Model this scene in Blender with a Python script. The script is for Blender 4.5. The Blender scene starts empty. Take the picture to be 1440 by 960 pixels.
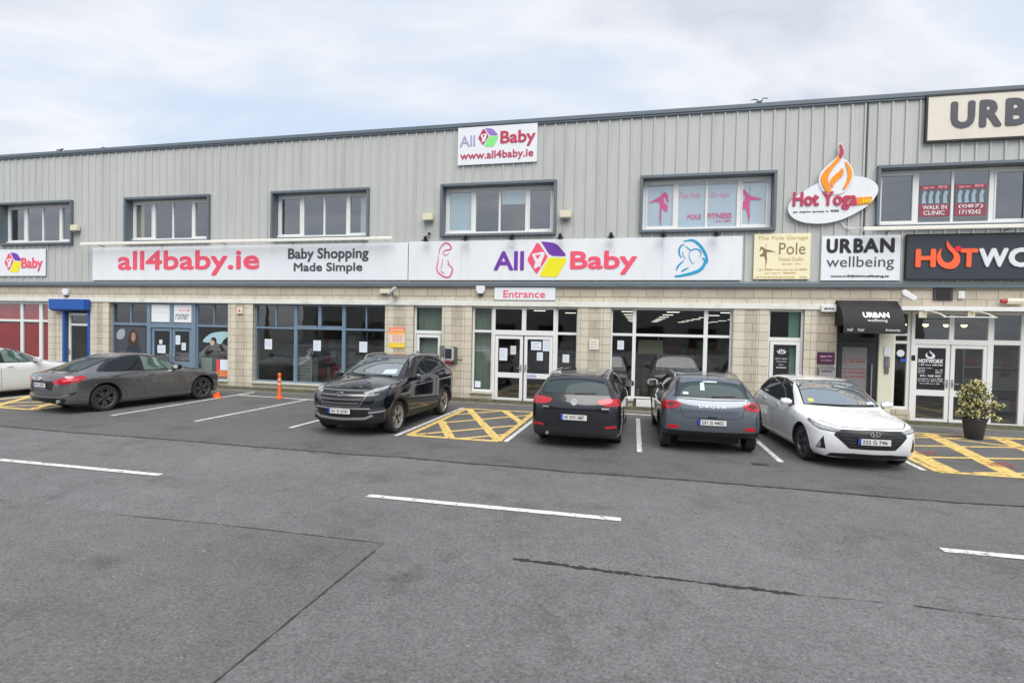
import bpy, bmesh, math, random
from mathutils import Vector, Matrix
from mathutils.bvhtree import BVHTree
random.seed(7)
K = 1.1            # facade measures below are in units of 1.1 m
R = math.radians
scene = bpy.context.scene
COL = scene.collection

# ------------------------------------------------------------------ materials
MATS = {}
def nodes_of(m):
    m.use_nodes = True
    nt = m.node_tree; nt.nodes.clear()
    out = nt.nodes.new('ShaderNodeOutputMaterial')
    return nt, out
def N(nt, t, **kw):
    n = nt.nodes.new(t)
    for k, v in kw.items():
        if k.startswith('i_'):
            n.inputs[k[2:].replace('_', ' ')].default_value = v
        else: setattr(n, k, v)
    return n
def c4(c): return (c[0], c[1], c[2], 1.0)
def pm(name, col, rough=.5, metal=0., spec=.5, coat=0., var=0., vs=3., bump=0., bs=40., ior=1.5, stretch=(1,1,1), dirt=None, dirtamt=0., dirtscale=1.5):
    if name in MATS: return MATS[name]
    m = bpy.data.materials.new(name); nt, out = nodes_of(m); L = nt.links.new
    b = N(nt, 'ShaderNodeBsdfPrincipled')
    b.inputs['Base Color'].default_value = c4(col); b.inputs['Roughness'].default_value = rough
    b.inputs['Metallic'].default_value = metal; b.inputs['Specular IOR Level'].default_value = spec
    b.inputs['Coat Weight'].default_value = coat; b.inputs['Coat Roughness'].default_value = .03
    b.inputs['IOR'].default_value = ior
    L(b.outputs[0], out.inputs[0])
    tc = N(nt, 'ShaderNodeTexCoord'); mp = N(nt, 'ShaderNodeMapping'); mp.inputs['Scale'].default_value = stretch
    L(tc.outputs['Object'], mp.inputs[0])
    src = None
    if var > 0:
        n = N(nt, 'ShaderNodeTexNoise'); n.inputs['Scale'].default_value = vs; n.inputs['Detail'].default_value = 6
        L(mp.outputs[0], n.inputs[0])
        mr = N(nt, 'ShaderNodeMapRange'); mr.inputs[1].default_value = .25; mr.inputs[2].default_value = .75
        mr.inputs[3].default_value = 1-var; mr.inputs[4].default_value = 1+var
        L(n.outputs[0], mr.inputs[0])
        mx = N(nt, 'ShaderNodeVectorMath', operation='SCALE'); mx.inputs[0].default_value = col
        L(mr.outputs[0], mx.inputs['Scale']); src = mx.outputs[0]
    if dirt is not None:
        n = N(nt, 'ShaderNodeTexNoise'); n.inputs['Scale'].default_value = dirtscale; n.inputs['Detail'].default_value = 8; n.inputs['Roughness'].default_value = .7
        L(mp.outputs[0], n.inputs[0])
        mr = N(nt, 'ShaderNodeMapRange'); mr.inputs[1].default_value = .52; mr.inputs[2].default_value = .75
        mr.inputs[3].default_value = 0; mr.inputs[4].default_value = dirtamt
        L(n.outputs[0], mr.inputs[0])
        mx = N(nt, 'ShaderNodeMix', data_type='RGBA'); mx.inputs['B'].default_value = c4(dirt); mx.inputs['A'].default_value = c4(col)
        if src: L(src, mx.inputs['A'])
        L(mr.outputs[0], mx.inputs['Factor']); src = mx.outputs['Result']
    if src: L(src, b.inputs['Base Color'])
    if bump > 0:
        n = N(nt, 'ShaderNodeTexNoise'); n.inputs['Scale'].default_value = bs; n.inputs['Detail'].default_value = 4
        L(mp.outputs[0], n.inputs[0])
        bp = N(nt, 'ShaderNodeBump'); bp.inputs['Strength'].default_value = bump; bp.inputs['Distance'].default_value = .01
        L(n.outputs[0], bp.inputs['Height']); L(bp.outputs[0], b.inputs['Normal'])
    MATS[name] = m
    return m

def brick_mat(name, c1, c2, mortar, bw, bh, msize=.008, offset=.5, shift=(0,0,0)):
    m = bpy.data.materials.new(name); nt, out = nodes_of(m); L = nt.links.new
    b = N(nt, 'ShaderNodeBsdfPrincipled'); b.inputs['Roughness'].default_value = .92; b.inputs['Specular IOR Level'].default_value = .25
    g = N(nt, 'ShaderNodeNewGeometry'); sp = N(nt, 'ShaderNodeSeparateXYZ'); cb = N(nt, 'ShaderNodeCombineXYZ')
    L(g.outputs['Position'], sp.inputs[0])
    ad = N(nt, 'ShaderNodeMath', operation='ADD'); L(sp.outputs[0], ad.inputs[0]); L(sp.outputs[1], ad.inputs[1])
    L(ad.outputs[0], cb.inputs[0]); L(sp.outputs[2], cb.inputs[1])
    mp = N(nt, 'ShaderNodeMapping'); mp.inputs['Location'].default_value = shift; L(cb.outputs[0], mp.inputs[0])
    br = N(nt, 'ShaderNodeTexBrick', offset=offset); L(mp.outputs[0], br.inputs[0])
    br.inputs['Color1'].default_value = c4(c1); br.inputs['Color2'].default_value = c4(c2); br.inputs['Mortar'].default_value = c4(mortar)
    br.inputs['Scale'].default_value = 1; br.inputs['Mortar Size'].default_value = msize; br.inputs['Mortar Smooth'].default_value = .2
    br.inputs['Brick Width'].default_value = bw; br.inputs['Row Height'].default_value = bh
    n = N(nt, 'ShaderNodeTexNoise'); n.inputs['Scale'].default_value = 1.3; n.inputs['Detail'].default_value = 9; n.inputs['Roughness'].default_value=.7
    L(g.outputs['Position'], n.inputs[0])
    mr = N(nt, 'ShaderNodeMapRange'); mr.inputs[1].default_value=.3; mr.inputs[2].default_value=.7; mr.inputs[3].default_value = .84; mr.inputs[4].default_value = 1.12
    L(n.outputs[0], mr.inputs[0])
    sc = N(nt, 'ShaderNodeVectorMath', operation='SCALE'); L(br.outputs['Color'], sc.inputs[0]); L(mr.outputs[0], sc.inputs['Scale'])
    # weather stains near the ground: algae and splash dirt
    mr2 = N(nt, 'ShaderNodeMapRange'); mr2.inputs[1].default_value=.0; mr2.inputs[2].default_value=.32; mr2.inputs[3].default_value = .75; mr2.inputs[4].default_value = 0
    L(sp.outputs[2], mr2.inputs[0])
    n2 = N(nt, 'ShaderNodeTexNoise'); n2.inputs['Scale'].default_value = 4.; n2.inputs['Detail'].default_value = 7
    L(g.outputs['Position'], n2.inputs[0])
    mu = N(nt, 'ShaderNodeMath', operation='MULTIPLY'); L(mr2.outputs[0], mu.inputs[0]); L(n2.outputs[0], mu.inputs[1])
    mx = N(nt, 'ShaderNodeMix', data_type='RGBA'); mx.inputs['B'].default_value = (.10,.095,.06,1)
    L(sc.outputs[0], mx.inputs['A']); L(mu.outputs[0], mx.inputs['Factor'])
    L(mx.outputs['Result'], b.inputs['Base Color'])
    nb = N(nt, 'ShaderNodeTexNoise'); nb.inputs['Scale'].default_value = 22.; nb.inputs['Detail'].default_value = 8; L(g.outputs['Position'], nb.inputs[0])
    mm = N(nt, 'ShaderNodeMath', operation='MULTIPLY_ADD'); L(br.outputs['Fac'], mm.inputs[0]); mm.inputs[1].default_value = -1.6; L(nb.outputs[0], mm.inputs[2])
    bp = N(nt, 'ShaderNodeBump'); bp.inputs['Strength'].default_value = .55; bp.inputs['Distance'].default_value = .012
    L(mm.outputs[0], bp.inputs['Height']); L(bp.outputs[0], b.inputs['Normal'])
    L(b.outputs[0], out.inputs[0]); MATS[name] = m
    return m

def glass_mat(name, refl=.08, tint=(.75,.8,.8), ior=1.55, rough=0.0):
    m = bpy.data.materials.new(name); nt, out = nodes_of(m); L = nt.links.new
    tr = N(nt, 'ShaderNodeBsdfTransparent'); tr.inputs[0].default_value = c4(tint)
    gl = N(nt, 'ShaderNodeBsdfGlossy'); gl.inputs['Roughness'].default_value = rough; gl.inputs[0].default_value = (.95,.97,1,1)
    fr = N(nt, 'ShaderNodeFresnel'); fr.inputs[0].default_value = ior
    ad = N(nt, 'ShaderNodeMath', operation='ADD', use_clamp=True); ad.inputs[1].default_value = refl; L(fr.outputs[0], ad.inputs[0])
    # large soft unevenness of the panes, so that reflections bend a little
    tc = N(nt, 'ShaderNodeTexCoord'); nz = N(nt, 'ShaderNodeTexNoise'); nz.inputs['Scale'].default_value = 1.1
    L(tc.outputs['Object'], nz.inputs[0])
    bp = N(nt, 'ShaderNodeBump'); bp.inputs['Strength'].default_value = .12; bp.inputs['Distance'].default_value = .02
    L(nz.outputs[0], bp.inputs['Height']); L(bp.outputs[0], gl.inputs['Normal'])
    ge = N(nt, 'ShaderNodeNewGeometry'); iv = N(nt, 'ShaderNodeMath', operation='SUBTRACT'); iv.inputs[0].default_value = 1; L(ge.outputs['Backfacing'], iv.inputs[1])
    mf = N(nt, 'ShaderNodeMath', operation='MULTIPLY'); L(ad.outputs[0], mf.inputs[0]); L(iv.outputs[0], mf.inputs[1])
    mx = N(nt, 'ShaderNodeMixShader'); L(mf.outputs[0], mx.inputs[0]); L(tr.outputs[0], mx.inputs[1]); L(gl.outputs[0], mx.inputs[2])
    L(mx.outputs[0], out.inputs[0]); MATS[name] = m
    return m
def emit_mat(name, col, s):
    m = bpy.data.materials.new(name); nt, out = nodes_of(m)
    e = N(nt, 'ShaderNodeEmission'); e.inputs[0].default_value = c4(col); e.inputs[1].default_value = s
    nt.links.new(e.outputs[0], out.inputs[0]); MATS[name] = m
    return m

# ------------------------------------------------------------------ object helpers
def wloc(o):
    v = Vector((0,0,0))
    while o is not None: v = v + o.location; o = o.parent
    return v
def tag(o, label=None, cat=None, group=None, kind=None):
    if label: o['label'] = label
    if cat: o['category'] = cat
    if group: o['group'] = group
    if kind: o['kind'] = kind
    return o
def empty(name, loc, label, cat, group=None, rz=0):
    o = bpy.data.objects.new(name, None); COL.objects.link(o)
    o.location = loc; o.rotation_euler = (0,0,rz); o.empty_display_size = .2
    return tag(o, label, cat, group)
class MB:
    def __init__(s, k=1.): s.v=[]; s.f=[]; s.m=[]; s.k=k
    def add(s, vs, fs, m=0):
        b = len(s.v); s.v += [tuple(v) for v in vs]
        for f in fs: s.f.append([b+i for i in f]); s.m.append(m)
        return s
    def box(s, x0,x1,y0,y1,z0,z1, m=0):
        v = [(x0,y0,z0),(x1,y0,z0),(x1,y1,z0),(x0,y1,z0),(x0,y0,z1),(x1,y0,z1),(x1,y1,z1),(x0,y1,z1)]
        return s.add(v, [(0,3,2,1),(4,5,6,7),(0,1,5,4),(1,2,6,5),(2,3,7,6),(3,0,4,7)], m)
    def prism(s, pts, y0, y1, m=0):
        """polygon in x,z (counter-clockwise seen from -y) made solid between y0 (front) and y1"""
        n = len(pts)
        a = sum(pts[i][0]*pts[(i+1)%n][1]-pts[(i+1)%n][0]*pts[i][1] for i in range(n))
        if a < 0: pts = pts[::-1]
        v = [(p[0],y0,p[1]) for p in pts] + [(p[0],y1,p[1]) for p in pts]
        f = [list(range(n)), list(range(2*n-1,n-1,-1))]
        for i in range(n):
            j=(i+1)%n; f.append((i,i+n,j+n,j))
        return s.add(v, f, m)
    def prism_yz(s, pts, x0, x1, m=0):
        n = len(pts)
        a = sum(pts[i][0]*pts[(i+1)%n][1]-pts[(i+1)%n][0]*pts[i][1] for i in range(n))
        if a < 0: pts = pts[::-1]
        v = [(x1,p[0],p[1]) for p in pts] + [(x0,p[0],p[1]) for p in pts]
        f = [list(range(n)), list(range(2*n-1,n-1,-1))]
        for i in range(n):
            j=(i+1)%n; f.append((i,i+n,j+n,j))
        return s.add(v, f, m)
    def ribbon(s, pts, w, y0, y1, m=0, taper=True):
        """brush stroke in x,z of width w (tapering to the ends)"""
        pts = smooth_pts(pts, 5, False); n = len(pts); Lf=[]; Rt=[]
        for i,p in enumerate(pts):
            a = Vector(pts[max(i-1,0)]); b = Vector(pts[min(i+1,n-1)]); d=(b-a).normalized(); nrm = Vector((-d.y,d.x))
            t = i/(n-1); ww = w*.5*((.35+.65*math.sin(math.pi*t)) if taper else 1)
            Lf.append(Vector(p)+nrm*ww); Rt.append(Vector(p)-nrm*ww)
        for i in range(n-1):
            q=[Rt[i],Rt[i+1],Lf[i+1],Lf[i]]
            v=[(a.x,y0,a.y) for a in q]+[(a.x,y1,a.y) for a in q]
            f=[(0,1,2,3),(7,6,5,4),(0,4,5,1),(2,6,7,3)]
            if i==0: f.append((3,7,4,0))
            if i==n-2: f.append((1,5,6,2))
            s.add(v,f,m)
        return s
    def cyl(s, p0, p1, r0, r1=None, n=16, m=0, caps=True):
        r1 = r0 if r1 is None else r1
        p0=Vector(p0); p1=Vector(p1); d=(p1-p0).normalized()
        a = Vector((0,0,1)) if abs(d.z)<.9 else Vector((1,0,0))
        u = d.cross(a).normalized(); w = d.cross(u)
        v=[]
        for (c,r) in ((p0,r0),(p1,r1)):
            for i in range(n):
                t=2*math.pi*i/n; v.append(c+u*(r*math.cos(t))+w*(r*math.sin(t)))
        f=[(i,(i+1)%n,n+(i+1)%n,n+i) for i in range(n)]
        if caps: f += [list(range(n-1,-1,-1)), list(range(n,2*n))]
        return s.add(v,f,m)
    def tube(s, pts, r, n=8, m=0):
        for i in range(len(pts)-1): s.cyl(pts[i],pts[i+1],r,r,n,m)
        return s
    def lathe(s, prof, c=(0,0,0), axis='z', n=32, m=0, cap=False):
        """prof: list of (r, h)"""
        v=[]
        for (r,h) in prof:
            for i in range(n):
                t=2*math.pi*i/n; a,b=r*math.cos(t),r*math.sin(t)
                v.append({'z':(c[0]+a,c[1]+b,c[2]+h),'y':(c[0]+a,c[1]+h,c[2]-b)}[axis])
        f=[]
        for k in range(len(prof)-1):
            for i in range(n):
                j=(i+1)%n; f.append((k*n+i,k*n+j,(k+1)*n+j,(k+1)*n+i))
        if cap: f += [list(range(n-1,-1,-1)), [len(prof)*n-n+i for i in range(n)]]
        return s.add(v,f,m)
    def sphere(s, c, r, n=14, m=0, sc=(1,1,1)):
        v=[];f=[]; h=n//2
        for j in range(h+1):
            ph=math.pi*j/h
            for i in range(n):
                t=2*math.pi*i/n
                v.append((c[0]+r*sc[0]*math.sin(ph)*math.cos(t),c[1]+r*sc[1]*math.sin(ph)*math.sin(t),c[2]-r*sc[2]*math.cos(ph)))
        for j in range(h):
            for i in range(n):
                a=j*n+i;b=j*n+(i+1)%n; f.append((a,b,b+n,a+n))
        return s.add(v,f,m)
    def build(s, name, mats, parent=None, local=False, smooth=False, bevel=0., loc=None):
        if not isinstance(mats,(list,tuple)): mats=[mats]
        V = [Vector(v)*s.k for v in s.v]
        if loc is not None: off = Vector(loc)
        elif local: off = Vector((0,0,0))
        elif parent is not None: off = wloc(parent)
        else:
            xs=[v.x for v in V]; ys=[v.y for v in V]; zs=[v.z for v in V]
            off = Vector(((min(xs)+max(xs))/2,(min(ys)+max(ys))/2,min(zs)))
        me = bpy.data.meshes.new(name); me.from_pydata([v-off for v in V],[],s.f)
        for m in mats: me.materials.append(m)
        for p,mi in zip(me.polygons,s.m): p.material_index = mi
        bm = bmesh.new(); bm.from_mesh(me)
        bmesh.ops.remove_doubles(bm, verts=bm.verts, dist=1e-6)
        if bevel>0:
            es=[e for e in bm.edges if len(e.link_faces)==2 and e.calc_face_angle(0)>R(35)]
            if es: bmesh.ops.bevel(bm, geom=es, offset=bevel, segments=2, affect='EDGES', clamp_overlap=True)
        bm.to_mesh(me); bm.free()
        if smooth or bevel>0:
            for p in me.polygons: p.use_smooth=True
            me.set_sharp_from_angle(angle=R(38))
        me.validate()
        o = bpy.data.objects.new(name, me); COL.objects.link(o)
        if parent is not None:
            o.parent = parent
            if loc is not None: o.location = Vector(loc) - (Vector((0,0,0)) if local else wloc(parent))
        else: o.location = off
        return o
def FB(): return MB(K)
def smooth_pts(pts, sub=4, closed=True):
    n=len(pts); out=[]; P=[Vector((p[0],p[1])) for p in pts]
    rng = range(n) if closed else range(n-1)
    for i in rng:
        if closed: p0,p1,p2,p3=P[i-1],P[i],P[(i+1)%n],P[(i+2)%n]
        else: p0,p1,p2,p3=P[max(i-1,0)],P[i],P[i+1],P[min(i+2,n-1)]
        for k in range(sub):
            t=k/sub
            q=.5*((2*p1)+(p2-p0)*t+(2*p0-5*p1+4*p2-p3)*t*t+(3*p1-p0-3*p2+p3)*t**3)
            out.append((q.x,q.y))
    if not closed: out.append((P[-1].x,P[-1].y))
    return out

_tc = {}
def glyphs(s, bold=0., shear=0., extrude=.02, space=1.):
    """text -> (verts, faces) with outline in x,y and depth in z, bounding box min at 0,0"""
    key=(s,bold,shear,space)
    if key in _tc: return _tc[key]
    cu = bpy.data.curves.new('t','FONT'); cu.body=s; cu.offset=bold; cu.shear=shear; cu.extrude=extrude; cu.resolution_u=3
    cu.space_character=space; cu.fill_mode='BOTH'
    o = bpy.data.objects.new('t',cu); COL.objects.link(o)
    dg = bpy.context.evaluated_depsgraph_get(); me = bpy.data.meshes.new_from_object(o.evaluated_get(dg))
    vs=[v.co.copy() for v in me.vertices]; fs=[list(p.vertices) for p in me.polygons]
    bpy.data.objects.remove(o); bpy.data.curves.remove(cu); bpy.data.meshes.remove(me)
    x0=min(v.x for v in vs); y0=min(v.y for v in vs); w=max(v.x for v in vs)-x0; h=max(v.y for v in vs)-y0
    vs=[((v.x-x0)/w,(v.y-y0)/h,(v.z+extrude)/(2*extrude)) for v in vs]
    _tc[key]=(vs,fs,w/h); return _tc[key]
def text_into(mb, s, box, y, depth=.01, bold=0., shear=0., m=0, slope=0., space=1.):
    """fit text in wall rectangle box=(x0,x1,z0,z1); its face lies at y-depth, its back at y.
    A leading ~ draws small print too fine to read as word-long strokes"""
    if s[0]=='~':
        s=s[1:]; n=len(s); x0,x1,z0,z1=box; i=0
        for wd in s.split(' '):
            if wd:
                for q in range(0,len(wd),2):
                    a=(i+q)/n; b=min((i+q+1.7)/n,(i+len(wd)-.1)/n)
                    h0=.12+.25*((q*7+i)%3)/3; h1=.70+.3*((q*5+i)%2)
                    mb.box(x0+a*(x1-x0),x0+b*(x1-x0),y-depth,y,z0+h0*(z1-z0),z0+h1*(z1-z0),m)
            i+=len(wd)+1
        return mb
    vs,fs,_=glyphs(s,0.,shear,space=space); x0,x1,z0,z1=box
    d=max(0,bold)*(z1-z0)*.95; offs=[(0,0)]
    if d>0: offs=[(d*math.cos(t*math.pi/4),d*math.sin(t*math.pi/4)) for t in range(8)]+[(0,0)]
    x0+=d; x1-=d; z0+=d; z1-=d
    for i,(ox,oz) in enumerate(offs):
        e=i*.00035
        mb.add([(x0+a*(x1-x0)+ox, y-.0004-(depth-.0004+e)*c-e*(1-c)*.1, z0+b*(z1-z0)+slope*a+oz) for a,b,c in vs], fs, m)
    return mb
def word(mb,chars,z0,z1,y,depth,bold):
    """a word given as (letter, x0, x1) so that wide letterforms keep their own widths"""
    for ch,xa,xb in chars: text_into(mb,ch,(xa,xb,z0,z1),y,depth,bold)
    return mb
def letters(s, box, y, mat, parent, bold=0., depth=.01, name='lettering', shear=0., space=1.):
    mb=FB(); text_into(mb,s,box,y,depth,bold,shear,space=space); return mb.build(name,mat,parent)
# traced outlines in wall coordinates
FLAME_A =[(4.652,6.698),(4.697,6.685),(4.747,6.566),(4.745,6.459),(4.688,6.340),(4.581,6.210),(4.487,6.066),(4.430,5.919),(4.442,5.783),(4.488,5.645),(4.502,5.569),(4.428,5.566),(4.338,5.678),(4.276,5.844),(4.280,5.952),(4.351,6.085),(4.482,6.228),(4.601,6.371),(4.658,6.503),(4.662,6.611)]
FLAME_B =[(4.718,6.136),(4.763,6.053),(4.748,5.960),(4.689,5.895),(4.618,5.830),(4.559,5.751),(4.536,5.671),(4.485,5.727),(4.470,5.809),(4.516,5.915),(4.612,6.006),(4.684,6.070)]
FLAME_C =[(4.794,6.286),(4.888,6.169),(4.941,6.032),(4.934,5.871),(4.877,5.739),(4.807,5.633),(4.759,5.635),(4.804,5.742),(4.849,5.875),(4.851,6.036),(4.815,6.172)]
ELL =[(3.569,5.156),(3.607,5.348),(3.804,5.547),(4.222,5.805),(4.615,5.925),(4.981,5.942),(5.272,5.884),(5.468,5.756),(5.532,5.607),(5.490,5.448),(5.341,5.239),(5.081,5.059),(4.769,4.905),(4.426,4.824),(4.127,4.825),(3.874,4.872),(3.668,4.987)]
HALO =[(4.639,6.720),(4.701,6.703),(4.767,6.552),(4.735,6.378),(4.835,6.306),(4.977,6.057),(4.960,5.816),(4.891,5.684),(4.750,5.528),(4.405,5.526),(4.249,5.736),(4.231,5.927),(4.312,6.114),(4.552,6.347),(4.642,6.477)]
CUBE_P =[(-2.707,4.467),(-2.653,4.437),(-2.442,4.121),(-2.426,4.076),(-2.447,4.032),(-2.682,3.660),(-2.719,3.622),(-2.758,3.660),(-2.964,3.961),(-2.980,4.014),(-2.966,4.059),(-2.745,4.446)]
CUBE_V =[(-2.601,4.503),(-2.291,4.468),(-2.185,4.422),(-2.124,4.370),(-1.940,4.160),(-1.924,4.108),(-1.983,4.094),(-2.283,4.104),(-2.359,4.142),(-2.405,4.188),(-2.593,4.466)]
CUBE_Y =[(-2.372,4.061),(-1.923,4.042),(-1.900,4.012),(-1.920,3.938),(-2.136,3.554),(-2.180,3.532),(-2.573,3.540),(-2.619,3.562),(-2.627,3.600),(-2.402,4.039)]
FOUR =[(-2.853,4.163),(-2.572,4.219),(-2.511,4.196),(-2.510,4.137),(-2.611,3.884),(-2.601,3.794),(-2.670,3.824),(-2.775,3.750),(-2.792,3.825),(-2.756,3.930),(-2.844,4.110)]
FOURHOLE =[(-2.776,4.124),(-2.609,4.145),(-2.697,4.019)]
N1 =[(1.126,4.445),(1.267,4.470),(1.370,4.455),(1.500,4.359),(1.592,4.238),(1.673,4.090),(1.714,3.956),(1.710,3.863)]
N2 =[(1.586,4.011),(1.650,3.970),(1.653,3.877),(1.593,3.757),(1.493,3.677),(1.328,3.617),(1.162,3.577),(0.968,3.544),(0.935,3.571)]
N3 =[(0.964,3.693),(0.982,3.773),(1.038,3.854),(1.139,3.948)]
N4 =[(1.082,3.665),(1.145,3.705),(1.260,3.765)]
N5 =[(1.141,4.364),(1.064,4.332),(1.021,4.245),(1.024,4.124),(1.085,4.015)]
N6 =[(1.168,4.324),(1.233,4.269),(1.312,4.214),(1.401,4.247),(1.491,4.225),(1.543,4.171),(1.558,4.104),(1.534,4.038)]
N7 =[(1.312,4.214),(1.275,4.148),(1.272,4.040),(1.306,3.960),(1.347,3.879),(1.410,3.892)]
N8 =[(1.100,4.190),(1.116,4.096),(1.177,3.974)]
M1 =[(-5.564,4.189),(-5.552,4.314),(-5.488,4.423),(-5.372,4.504),(-5.270,4.468),(-5.210,4.392),(-5.223,4.323),(-5.339,4.304),(-5.412,4.277),(-5.462,4.236)]
M2 =[(-5.593,4.162),(-5.590,3.996),(-5.617,3.885),(-5.622,3.747),(-5.577,3.664),(-5.487,3.594),(-5.384,3.539),(-5.267,3.532),(-5.209,3.580),(-5.168,3.676),(-5.154,3.745),(-5.200,3.841),(-5.288,3.897),(-5.260,3.952),(-5.320,4.014)]
M3 =[(-5.452,4.064),(-5.464,3.940),(-5.478,3.871),(-5.520,3.774)]
M4 =[(-5.519,3.719),(-5.459,3.677),(-5.385,3.622)]
M5 =[(-5.462,4.236),(-5.425,4.181),(-5.322,4.166),(-5.265,4.227)]
HOT_O =[(7.002,4.359),(7.034,4.293),(7.117,4.188),(7.223,4.069),(7.267,3.952),(7.254,3.822),(7.167,3.718),(7.031,3.700),(6.893,3.759),(6.809,3.877),(6.794,3.982),(6.824,4.100),(6.890,4.178),(6.871,4.073),(6.898,3.942),(6.981,3.850),(7.083,3.862),(7.136,3.953),(7.122,4.044),(7.039,4.137),(6.991,4.229),(6.984,4.294)]
HOT_DOT =[(7.197,4.169),(7.253,4.168)]
DANCE_L =[(0.200,5.502),(0.404,5.612),(0.533,5.704),(0.606,5.778),(0.683,5.718),(0.698,5.563),(0.725,5.524),(0.669,5.506),(0.609,5.662),(0.574,5.587),(0.614,5.469),(0.690,5.428),(0.683,5.255),(0.600,5.296),(0.542,5.356),(0.522,5.125),(0.506,4.893),(0.481,5.126),(0.493,5.396),(0.482,5.512),(0.369,5.535)]
DANCE_R =[(2.480,5.559),(2.528,5.744),(2.580,5.761),(2.690,5.608),(2.848,5.565),(2.999,5.504),(2.850,5.502),(2.710,5.495),(2.695,5.403),(2.720,5.141),(2.703,4.880),(2.668,5.142),(2.611,5.293),(2.507,5.240),(2.485,5.409),(2.571,5.481),(2.603,5.592),(2.558,5.669)]
DANCE_S =[(2.951,4.145),(2.968,4.271),(3.007,4.284),(3.087,4.214),(3.204,4.192),(3.335,4.135),(3.206,4.148),(3.123,4.143),(3.118,4.060),(3.133,3.976),(3.117,3.822),(3.086,3.976),(3.053,4.046),(2.975,4.028),(2.953,4.075),(3.025,4.116),(3.036,4.186),(2.996,4.223)]
# ------------------------------------------------------------------ materials of the place
brick = brick_mat('buff_block', (.50,.447,.362),(.435,.388,.312),(.20,.18,.145), .44*K,.2145*K,.007)
quoin = brick_mat('pale_quoin', (.61,.568,.468),(.56,.518,.425),(.22,.20,.16), .30*K,.2145*K,.006,offset=0)
lintelm = pm('lintel_paint',(.68,.69,.64),.6,var=.05,vs=2,dirt=(.30,.27,.18),dirtamt=.5,dirtscale=2.5)
cladm = pm('cladding_grey',(.45,.462,.45),.38,metal=.0,spec=.5,var=.06,vs=1.4,stretch=(1,1,.12),dirt=(.24,.235,.19),dirtamt=.34,dirtscale=1.9,bump=.02,bs=6)
trimm = pm('trim_slate',(.115,.145,.17),.4,spec=.5,var=.08,vs=2)
pvc = pm('white_pvc',(.72,.73,.72),.35,var=.03,vs=3,dirt=(.45,.43,.36),dirtamt=.3,dirtscale=3)
bluef = pm('blue_frame',(.15,.215,.29),.38,var=.05,vs=3)
royal = pm('royal_blue',(.012,.085,.36),.4,var=.06,vs=4)
signw = pm('sign_white',(.72,.745,.78),.3,spec=.5,var=.02,vs=1.2,dirt=(.5,.48,.38),dirtamt=.22,dirtscale=1.1,stretch=(2.2,1,.5))
pinkt = pm('pink_letter',(.78,.085,.15),.4)
magt = pm('magenta_letter',(.45,.035,.09),.4)
greyt = pm('charcoal_letter',(.07,.07,.085),.4)
purp = pm('purple_letter',(.155,.035,.36),.4)
lav = pm('lavender_letter',(.36,.36,.56),.4)
yel = pm('yellow_print',(.80,.72,.01),.4)
grn = pm('green_print',(.22,.72,.22),.4)
cream = pm('cream_board',(.78,.72,.50),.5,var=.03,vs=2,dirt=(.5,.45,.3),dirtamt=.25)
blackm = pm('black_plastic',(.012,.012,.013),.4)
dark = pm('dark_rubber',(.02,.02,.021),.7)
steel = pm('brushed_steel',(.45,.45,.46),.35,metal=.8)
creamp = pm('cream_plastic',(.66,.62,.47),.5,var=.05,dirt=(.3,.28,.2),dirtamt=.4,dirtscale=8)
whitep = pm('white_plastic',(.70,.71,.72),.4,dirt=(.4,.4,.35),dirtamt=.2,dirtscale=6)
paper = pm('paper',(.66,.72,.80),.7,var=.06,vs=20)
paperl = pm('print_grey',(.30,.34,.40),.7)
orange = pm('orange_plastic',(.85,.13,.02),.45,var=.05,dirt=(.3,.12,.06),dirtamt=.3,dirtscale=9)
roomm = pm('shop_wall',(.20,.185,.165),.8,var=.2,vs=1.5)
roomc = pm('shop_ceiling',(.33,.32,.30),.8,var=.06)
officem = pm('office_wall',(.22,.225,.23),.8,var=.08,vs=1)
floorm = pm('shop_floor',(.22,.20,.18),.35,var=.2,vs=2)
glass = glass_mat('window_glass',.075,(.82,.86,.85),1.5)
glassu = glass_mat('office_glass',.19,(.82,.86,.88),1.6)
tubem = pm('fluorescent_trough',(.74,.73,.66),.35,dirt=(.5,.46,.33),dirtamt=.3,dirtscale=4)
lampm = emit_mat('ceiling_lamp_glow',(1,.93,.80),3.)
bulbm = emit_mat('warm_bulb_glow',(1,.72,.30),6.)

# ------------------------------------------------------------------ the terrace building
bld = empty('retail_building',(-6*K,0,0),'long two storey retail terrace of grey ribbed cladding over buff block shopfronts','building')
XL,XR = -27.5,13.5
Z1,Z2,ZC,ZT = 2.76,3.27,3.42,7.73
OPEN = [(-24.3,-20.0,.28,Z1),(-19.36,-18.16,0,Z1),(-17.36,-15.83,.28,Z1),(-15.83,-14.08,0,Z1),(-14.08,-12.68,.28,Z1),(-11.77,-7.26,.28,Z1),
        (-6.36,-5.47,0,Z1),(-4.58,-3.98,.30,Z1),(-3.98,-2.18,0,Z1),(-2.18,-1.56,.30,Z1),(-.69,-.06,.30,Z1),(-.06,1.75,0,Z1),(1.75,2.39,.30,Z1),
        (3.24,4.06,0,Z1),(4.80,6.05,0,Z1),(6.05,10.9,0,Z1)]
w = FB(); T=.30
xs = XL
for (a,b,zb,zt) in OPEN:
    if a-xs>1e-4: w.box(xs,a,0,T,0,Z1)
    if zb>0: w.box(a,b,0,T,0,zb)
    xs = b
w.box(xs,XR,0,T,0,Z1); w.box(XL,XR,0,T,Z1,Z2+.02)
w.build('block_wall',brick,bld)
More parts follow.
